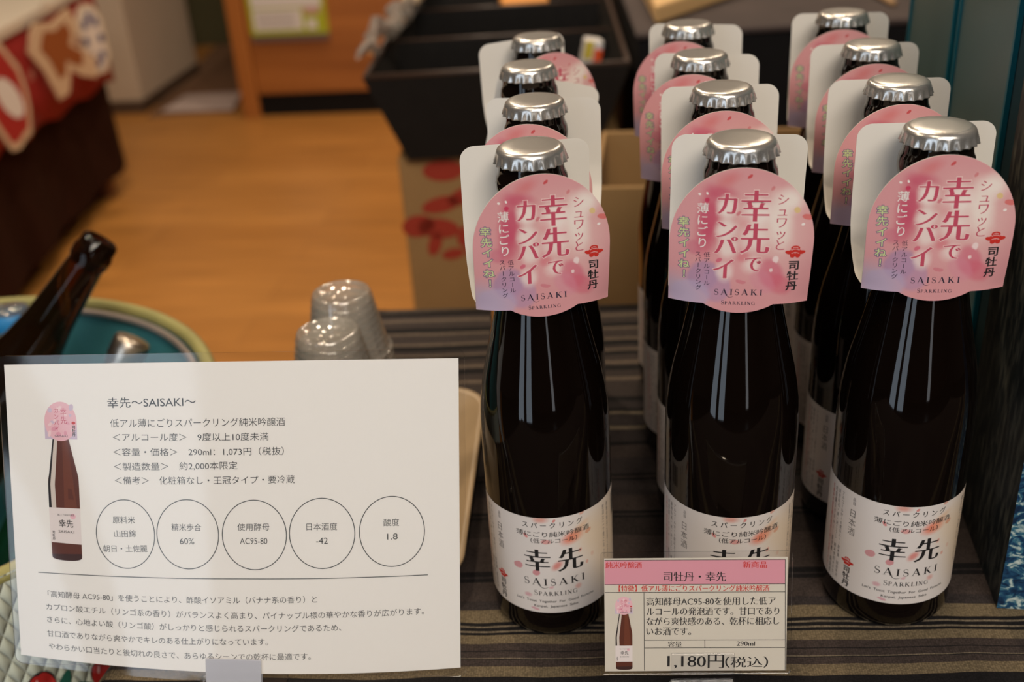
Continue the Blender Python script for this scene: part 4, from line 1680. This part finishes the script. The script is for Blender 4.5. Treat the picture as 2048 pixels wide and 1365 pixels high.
CPINK = mat('card pink band', (.66, .30, .37), .55)
pc = thing('price_card', 'small laminated price card with a pink heading reading 1,180 yen', 'sign', (0, 0, 0))
mb = MB()
mb.add([cardf(*p, 0) for p in ((0, 0), (WC, 0), (WC, HC), (0, HC))], [(0, 1, 2, 3)], CPAP)
mb.add([cardf(*p, -.15) for p in ((0, 0), (WC, 0), (WC, HC), (0, HC))], [(3, 2, 1, 0)], CPAP)
P = lambda vf, mt, off=.05: put(mb, vf, cardf, off, mt)
P(poly_fan([(.2, 37.0), (72.5, 36.8), (72.5, 47.0), (.2, 47.3)]), CPINK, .02)
for pts in ([(.2, 47.3), (72.5, 46.95)], [(.2, 37.05), (72.6, 36.75)], [(.2, 33.75), (72.7, 33.4)], [(16.0, 33.6), (16.05, .3)], [(16.05, 13.3), (72.9, 13.1)], [(16.05, 9.95), (73, 9.75)], [(40.55, 13.2), (40.6, 9.85)], [(72.5, 47), (73.1, .1)]):
    P(ribbon(pts, .22), INK)
for (s, a, b_, c, d, h, mt_) in CARD_TEXT:
    P(text_h(s, a, b_, c, d, h, (.014, -.013, .016, -.004)[0 if mt_ is INK else 2], (.014, -.013, .016, -.004)[1 if mt_ is INK else 3]), mt_)
product(P, ((4.3, 31.8), (11.4, 24.6)), (6.0, 24.9), (9.6, 24.9), (4.4, 14.5), (11.2, 15.5), (4.5, 1.5), (11.2, 1.7), .6, (4.25, 11.0), (11.25, 11.0), (4.35, 4.1), (11.2, 4.1), .5)
mb.build('printed_card', pc)
mb = MB()
out = rrect(-1.6, -1.4, WC+1.8, HC+2.6, 1.6)
n = len(out)
mb.add([cardf(x, y, .24) for x, y in out], [tuple(range(n))], LAMI)
mb.add([cardf(x, y, -.3) for x, y in out], [tuple(range(n-1, -1, -1))], LAMI)
mb.add([cardf(x, y, .24) for x, y in out]+[cardf(x, y, -.3) for x, y in out], [(i, n+i, n+(i+1) % n, (i+1) % n) for i in range(n)], bpy.data.materials['laminate edge'])
mb.build('laminate', pc)
ACR = film('clear acrylic plate', .02, (.985, .985, .99), .02)
card_stand('clear acrylic clip stand under the small price card', cardf, 26.9, 52.4, 8.1, 0, .034, .03)

# ------------------------------------------------------------------ beige tray with stacks of clear cups
TRB = mat('beige plastic tray', (.40, .29, .17), .38, noise=.06, nscale=30)
tr = thing('serving_tray', 'beige rounded tray under the clear cups behind the large notice', 'tray', (-.091, .5125, T+.0003), R_(-4.5))


def rr_ring(hw, hd, r, n=8):
    return [(x, y) for x, y in rrect(-hw, -hd, hw, hd, r, n)]


mb = MB()
lv = [(.050, .083, .012, .0), (.0635, .093, .022, .012), (.066, .0955, .024, .0128), (.0655, .095, .0235, .0142), (.062, .092, .021, .0130), (.0495, .0825, .012, .0016)]
rings = []
vs, fs = [], []
for hw, hd, r, z in lv:
    q = rr_ring(hw, hd, r)
    rings.append(range(len(vs), len(vs)+len(q)))
    vs += [(x, y, z) for x, y in q]
n = len(rings[0])
for i in range(len(lv)-1):
    for k in range(n):
        fs.append((rings[i][k], rings[i][(k+1) % n], rings[i+1][(k+1) % n], rings[i+1][k]))
fs.append(tuple(reversed(rings[0])))
fs.append(tuple(rings[-1]))
mb.add(vs, fs, TRB, True)
mb.build('tray_body', tr)
CUPM = film('clear cup plastic', .13, (.96, .96, .95), .08, .17, (.86, .80, .72))


def make_cup():
    mb = MB()
    # inverted tasting cup: base up, rim down
    prof = [(.0262, .0008), (.0268, .0), (.0254, .0014), (.0240, .0024)]
    for i in range(8):
        z = .004+i*.0041
        r = .0238-(.0238-.0176)*i/8
        prof += [(r, z), (r-.0001, z+.0022), (r-.0008, z+.0030)]
    prof += [(.0174, .0372), (.0168, .0386), (.0160, .0390), (.0138, .0386), (.0132, .0376), (.0, .0374)]
    mb.lathe(prof, CUPM, 40, True)
    return mb.build('clear_cup')


cup0 = make_cup()
first = True
for (x, y, ztop, pitch, nm, lab) in [(-.100, .533, .0985, .0055, 'front', 'the front stack nearest the notice'), (-.0985, .583, .0965, .0055, 'rear', 'the rear taller stack')]:
    h0 = .0025
    cnt = int((ztop-h0-.039)/pitch)+1
    for k in range(cnt):
        o = cup0 if first else cup0.copy()
        if not first:
            COL.objects.link(o)
        first = False
        o.location = (x+rnd.uniform(-.0004, .0004), y, T+h0+k*pitch)
        if k == cnt-1:
            tag(o, 'clear plastic cup on top of '+lab, 'cup', 'upside-down clear plastic cups in stacks')
        else:
            tag(o, 'upside-down clear plastic cup nested inside '+lab, 'cup', 'nested clear cups in '+lab)

# ------------------------------------------------------------------ quilted cooler bag with bottles
BX, BY, BRR, BZ, BH = -.387, .587, .196, T+.02, .33
cg = thing('cooler_bag', 'round quilted cooler bag with teal lining and red tulip print', 'bag', (BX, BY, BZ-BH))


def quilt():
    mt, nt, b = newmat('quilted pale green fabric')
    b.inputs['Base Color'].default_value = (.58, .62, .51, 1)
    b.inputs['Roughness'].default_value = .75
    uv = nt.nodes.new('ShaderNodeUVMap')
    sep = nt.nodes.new('ShaderNodeSeparateXYZ')
    nt.links.new(uv.outputs[0], sep.inputs[0])

    def M(op, a, b2=None, c2=None):
        n = nt.nodes.new('ShaderNodeMath')
        n.operation = op
        for k, x in enumerate((a, b2, c2)):
            if x is None:
                continue
            if isinstance(x, (int, float)):
                n.inputs[k].default_value = x
            else:
                nt.links.new(x, n.inputs[k])
        return n.outputs[0]
    k = math.pi/2/6.0                          # puffy leaf-shaped cells between two sets of stitched lines
    p = M('ABSOLUTE', M('SINE', M('MULTIPLY', M('MULTIPLY_ADD', sep.outputs['X'], 1.7, M('MULTIPLY', sep.outputs['Y'], .7)), k)))
    q = M('ABSOLUTE', M('SINE', M('MULTIPLY', M('MULTIPLY_ADD', sep.outputs['X'], 1.1, M('MULTIPLY', sep.outputs['Y'], -.7)), k)))
    h = M('POWER', M('MULTIPLY', p, q), .5)
    bp = nt.nodes.new('ShaderNodeBump')
    bp.inputs['Strength'].default_value = 1.0
    bp.inputs['Distance'].default_value = .0022
    nt.links.new(h, bp.inputs['Height'])
    nt.links.new(bp.outputs['Normal'], b.inputs['Normal'])
    return mt


QM = quilt()


def qr(a, z, base):
    """puffy diamond cells: height of the padding at angle a, height z"""
    s = a*BRR
    c = .030
    p, q = (s*1.7+z)/c, (s*1.7-z)/c
    return base+.0015*(abs(math.sin(math.pi*p/2))*abs(math.sin(math.pi*q/2)))**.55


def rad(z):
    return BRR-.012*(1-z/BH)**1.3


mb = MB()
nz, na = 60, 240
vs, fs, us = [], [], []
for i in range(nz+1):
    z = BH*i/nz
    for k in range(na):
        a = 2*math.pi*k/na
        e = min(1, min(z, BH-z)/.012)
        r = rad(z)+(qr(a, z, 0))*e
        vs.append((r*math.cos(a), r*math.sin(a), z))
        us.append((BRR*1000*(a if a < math.pi*2-.001 else 0), z*1000))
for i in range(nz):
    for k in range(na):
        fs.append((i*na+k, i*na+(k+1) % na, (i+1)*na+(k+1) % na, (i+1)*na+k))
fs.append(tuple(range(na-1, -1, -1)))
mb.add(vs, fs, QM, True, us)
mb.build('quilted_shell', cg)
TEAL = mat('teal lining', (.05, .21, .235), .35, noise=.2, nscale=14, bump=.2, bscale=40)
mb = MB()
mb.lathe([(0, .012), (BRR-.03, .012), (BRR-.022, .03), (BRR-.010, BH-.012), (BRR-.006, BH)], TEAL, 72, True)
mb.build('lining', cg)
PIPE = mat('yellow green piping', (.31, .285, .10), .6, bump=.3, bscale=300)
mb = MB()
n = 96
tube(mb, [((BRR-.004)*math.cos(2*math.pi*i/n), (BRR-.004)*math.sin(2*math.pi*i/n), BH-.003) for i in range(n+4)], .0048, PIPE, 12, False)
mb.build('rim_piping', cg)
mb = MB()
tube(mb, [((BRR-.0125)*math.cos(2*math.pi*i/n), (BRR-.0125)*math.sin(2*math.pi*i/n), BH-.006) for i in range(n+4)], .0028, mat('dull metal wire', (.40, .34, .31), .35, .6), 8, False)
mb.build('rim_wire', cg)
# tulip print on the outside
TRED, TGRN, TDRK = mat('tulip red', (.46, .018, .014), .7), mat('leaf green', (.01, .10, .065), .7), mat('print outline', (.015, .012, .012), .7)
TPNK = mat('tulip pale streak', (.66, .36, .34), .7)


def onbag(x, y, off):
    """x mm round the bag from the side facing the camera, y mm down from the rim"""
    a = -math.pi/2+R_(22)+x/1000/BRR
    z = BH-y/1000
    r = rad(z)+qr(a, z, 0)+.0009+off/1000
    return Vector((r*math.cos(a), r*math.sin(a), z))


mb = MB()
P = lambda vf, mt, off: put(mb, (lambda v: ([(x, y) for x, y in v[0]], v[1]))(vf), lambda x, y, o_: onbag(x, y, o_), off, mt, 3, 3)


def tulip(cx, cy, k):
    P(ellipse(cx, cy, 11*k, 14*k, 0, 24), TDRK, 0)
    P(ellipse(cx-4*k, cy, 6*k, 12.5*k, 10, 20), TRED, .3)
    P(ellipse(cx+4*k, cy, 6*k, 12.5*k, -10, 20), TRED, .4)
    P(ellipse(cx, cy+1.5*k, 5*k, 11*k, 0, 20), TRED, .6)
    P(ellipse(cx-3*k, cy-4*k, 1.2*k, 5*k, 12, 12), TPNK, .8)
    P(ribbon([(cx, cy+13*k), (cx-3*k, cy+34*k)], 2.2*k), TGRN, .2)
    P(ellipse(cx-14*k, cy+12*k, 6*k, 20*k, -35, 20), TGRN, .1)
    P(ellipse(cx+13*k, cy+14*k, 5*k, 18*k, 28, 20), TGRN, .1)


TUL = []
for i in range(7):
    TUL.append((-520+140*i, 78+(40 if i % 2 else 0), .8))
TUL += [(60, 75, .7), (92, 88, .62), (36, 150, .8)]
for cx, cy, k in TUL:
    mb = MB()
    tulip(cx, cy, k)
    mb.build('tulip_print', cg)
# stool below the bag
st = thing('stool', 'plain wooden stool holding up the quilted cooler bag', 'stool', (BX, BY, 0))
mb = MB()
zs = BZ-BH-.0006
mb.lathe([(0, zs-.03), (.16, zs-.03), (.165, zs-.025), (.165, zs-.004), (.16, zs), (0, zs)], TW, 48, True)
mb.build('seat', st)
for sx in (-1, 1):
    for sy in (-1, 1):
        mb = MB()
        tube(mb, [(sx*.11, sy*.11, 0), (sx*.095, sy*.095, zs-.03)], .016, TW, 12)
        mb.build('leg', st)


def glassmat(name, col, rough=.03):
    mt, nt, b = newmat(name)
    b.inputs['Base Color'].default_value = (*col, 1)
    b.inputs['Roughness'].default_value = rough
    b.inputs['Transmission Weight'].default_value = .92
    b.inputs['IOR'].default_value = 1.35
    return mt


BGL = glassmat('amber bottle glass', (.07, .024, .007))
GGL = glassmat('green bottle glass', (.05, .22, .10))
CGL = film('clear bottle plastic', .12, (.82, .88, .9), .05, .12, (.75, .78, .8))


def leaning(name, label, cat, tip, base, prof, mt, extra=None):
    """a bottle whose axis runs from base to tip; prof is (radius, distance from the base)"""
    ax = (Vector(tip)-Vector(base)).normalized()
    q = ax.to_track_quat('Z', 'Y')
    o = thing(name, label, cat, base)
    o.rotation_mode = 'QUATERNION'
    o.rotation_quaternion = q
    mb = MB()
    mb.lathe(prof, mt, 48, True)
    mb.build('glass_body', o)
    if extra:
        extra(o)
    return o


tip = Vector((-.2735, .697, .096+T))
dirv = Vector((-.17, -.08, -.20)).normalized()
L = .292
base = tip+dirv*L
bprof = [(0, .0), (.034, .0), (.0365, .003), (.0375, .010), (.0375, .135), (.0365, .152), (.0335, .170), (.0285, .188), (.0232, .205), (.0192, .225), (.0165, .25), (.0150, .268), (.0148, .272), (.0162, .2745), (.0163, .281), (.0150, .284), (.0146, .290), (.0125, .292), (.0105, .291), (.0100, .27)]
leaning('brown_bottle', 'open brown glass bottle leaning in the quilted cooler bag', 'bottle', tip, base, [(r*.84, z) for r, z in bprof], BGL)
SILV = mat('ribbed metal screw cap', (.62, .55, .47), .32, 1.0)


def screwcap(z, r, h):
    def f(o):
        mb = MB()
        mb.lathe([(r, z), (r, z+h*.2), (r*1.03, z+h*.25), (r*1.03, z+h*.9), (r*.95, z+h), (0, z+h)], SILV, 60, True, lambda rr, zz, a: rr+(.0003*math.cos(30*a) if zz > z+h*.22 and zz < z+h*.95 else 0))
        mb.build('screw_cap', o)
    return f


gprof = [(0, 0), (.030, 0), (.034, .006), (.034, .15), (.031, .17), (.022, .195), (.0145, .22), (.0135, .262), (.0135, .268)]
g_tip = Vector((-.2574, .6673, T+.034))
g_dir = Vector((-.48, -.28, -.75)).normalized()
leaning('green_bottle', 'green glass bottle with a silver screw cap at the back of the cooler bag', 'bottle', g_tip, g_tip+g_dir*.283, [(r*.78, z) for r, z in gprof], GGL, screwcap(.262, .0118, .020))
g2 = Vector((-.335, .475, T-.055))
leaning('green_bottle', 'green glass bottle low at the front of the cooler bag beside the notice edge', 'bottle', g2, g2+Vector((-.05, .12, -.9)).normalized()*.235, [(r*.95, z*.82) for r, z in gprof], GGL, screwcap(.213, .0142, .018))
cprof = [(0, 0), (.028, 0), (.031, .005), (.031, .14), (.027, .16), (.016, .185), (.013, .20), (.013, .215), (0, .216)]


def blueband(o):
    mb = MB()
    mb.lathe([(.0136, .1985), (.0146, .1995), (.0146, .211), (.0136, .212)], mat('sky blue label', (.03, .26, .60), .4), 48, True)
    mb.build('neck_band', o)


c_tip = Vector((-.372, .742, T+.032))
leaning('clear_bottle', 'clear plastic bottle with a blue band leaning in the cooler bag', 'bottle', c_tip, c_tip+Vector((-.05, -.06, -.80)).normalized()*.217, cprof, CGL, blueband)

# ------------------------------------------------------------------ tall boxes along the right edge


def wave_box():
    mt, nt, b = newmat('deep blue box print with pale streaks')
    tc = nt.nodes.new('ShaderNodeTexCoord')
    mp = nt.nodes.new('ShaderNodeMapping')
    mp.inputs['Scale'].default_value = (85, 85, 130)
    mp.inputs['Rotation'].default_value = (R_(10), R_(25), 0)
    nt.links.new(tc.outputs['Object'], mp.inputs[0])
    n = nt.nodes.new('ShaderNodeTexNoise')
    n.inputs['Scale'].default_value = 1.6
    n.inputs['Detail'].default_value = 6
    n.inputs['Distortion'].default_value = 1.6
    nt.links.new(mp.outputs[0], n.inputs['Vector'])
    cr = nt.nodes.new('ShaderNodeValToRGB')
    e = cr.color_ramp.elements
    e[0].position, e[0].color = .36, (.006, .022, .06, 1)
    e[1].position, e[1].color = .72, (.62, .70, .66, 1)
    for p, c in ((.47, (.012, .06, .14)), (.55, (.05, .17, .24)), (.60, (.36, .46, .45))):
        q = e.new(p)
        q.color = (*c, 1)
    nt.links.new(n.outputs['Fac'], cr.inputs[0])
    # the printed foam belongs to the lower part of the picture; above it the print is plain deep blue
    sep = nt.nodes.new('ShaderNodeSeparateXYZ')
    nt.links.new(tc.outputs['Object'], sep.inputs[0])
    n3 = nt.nodes.new('ShaderNodeTexNoise')
    n3.inputs['Scale'].default_value = 18
    nt.links.new(tc.outputs['Object'], n3.inputs['Vector'])
    ad = nt.nodes.new('ShaderNodeMath')
    ad.operation = 'MULTIPLY_ADD'
    ad.inputs[1].default_value = .10
    nt.links.new(n3.outputs['Fac'], ad.inputs[0])
    nt.links.new(sep.outputs['Z'], ad.inputs[2])
    mr = nt.nodes.new('ShaderNodeMapRange')
    mr.inputs['From Min'].default_value = .10
    mr.inputs['From Max'].default_value = .16
    nt.links.new(ad.outputs[0], mr.inputs[0])
    mx = nt.nodes.new('ShaderNodeMix')
    mx.data_type = 'RGBA'
    mx.inputs[7].default_value = (.004, .022, .05, 1)
    nt.links.new(mr.outputs[0], mx.inputs[0])
    nt.links.new(cr.outputs[0], mx.inputs[6])
    nt.links.new(mx.outputs[2], b.inputs['Base Color'])
    b.inputs['Roughness'].default_value = .4
    return mt


def side_print():
    mt, nt, b = newmat('dark box side print with faint strokes')
    tc = nt.nodes.new('ShaderNodeTexCoord')
    mp = nt.nodes.new('ShaderNodeMapping')
    mp.inputs['Scale'].default_value = (60, 160, 45)
    mp.inputs['Rotation'].default_value = (R_(-32), 0, 0)
    nt.links.new(tc.outputs['Object'], mp.inputs[0])
    n = nt.nodes.new('ShaderNodeTexNoise')
    n.inputs['Scale'].default_value = 1.5
    n.inputs['Detail'].default_value = 5
    nt.links.new(mp.outputs[0], n.inputs['Vector'])
    cr = nt.nodes.new('ShaderNodeValToRGB')
    e = cr.color_ramp.elements
    e[0].position, e[0].color = .45, (.008, .013, .014, 1)
    e[1].position, e[1].color = .78, (.11, .11, .085, 1)
    nt.links.new(n.outputs['Fac'], cr.inputs[0])
    nt.links.new(cr.outputs[0], b.inputs['Base Color'])
    b.inputs['Roughness'].default_value = .45
    return mt


WB, SPR = wave_box(), side_print()
TBM = mat('dark teal box board', (.085, .15, .155), .34, noise=.15, nscale=12)
TEDGE = mat('bright teal box edge', (.004, .12, .17), .4)


def tall_box(label, loc, yaw, w_, d_, h_, front, side, edge):
    o = thing('gift_box', label, 'box', loc, yaw, 'tall boxes along the right edge of the table')
    mb = MB()
    mb.add([(0, 0, 0), (w_, 0, 0), (w_, 0, h_), (0, 0, h_)], [(0, 1, 2, 3)], front)
    mb.add([(0, d_, 0), (0, 0, 0), (0, 0, h_), (0, d_, h_)], [(0, 1, 2, 3)], side)
    mb.add([(w_, 0, 0), (w_, d_, 0), (w_, d_, h_), (w_, 0, h_)], [(0, 1, 2, 3)], side)
    mb.add([(w_, d_, 0), (0, d_, 0), (0, d_, h_), (w_, d_, h_)], [(0, 1, 2, 3)], front)
    mb.add([(0, 0, h_), (w_, 0, h_), (w_, d_, h_), (0, d_, h_)], [(0, 1, 2, 3)], side)
    mb.add([(0, 0, 0), (0, d_, 0), (w_, d_, 0), (w_, 0, 0)], [(0, 1, 2, 3)], side)
    mb.build('carton_body', o)
    if edge:
        for (x, y) in ((0, 0), (0, d_), (w_, 0), (w_, d_)):
            mb = MB()
            mb.box((x-.0012, y-.0012, 0), (x+.0012, y+.0012, h_), edge)
            mb.build('edge_strip', o)
    mb = MB()
    mb.box((-.0008, -.0008, h_-.05), (w_+.0008, d_+.0008, h_+.001), side if edge else mat('deep blue lid board', (.004, .020, .045), .4, noise=.1))
    mb.build('lid', o)
    return o


tall_box('tall dark box with blue and white wave print nearest the camera on the right', (.2175, .386, T+.0003), R_(-10), .09, .085, .33, WB, SPR, None)
tall_box('dark teal box with bright teal edges standing behind the wave print box', (.241, .50, T+.0003), R_(-7), .09, .09, .34, TBM, TBM, TEDGE)
tall_box('dark teal box farthest back on the right beside the rear bottles', (.2525, .598, T+.0003), R_(-6), .09, .088, .34, TBM, TBM, TEDGE)
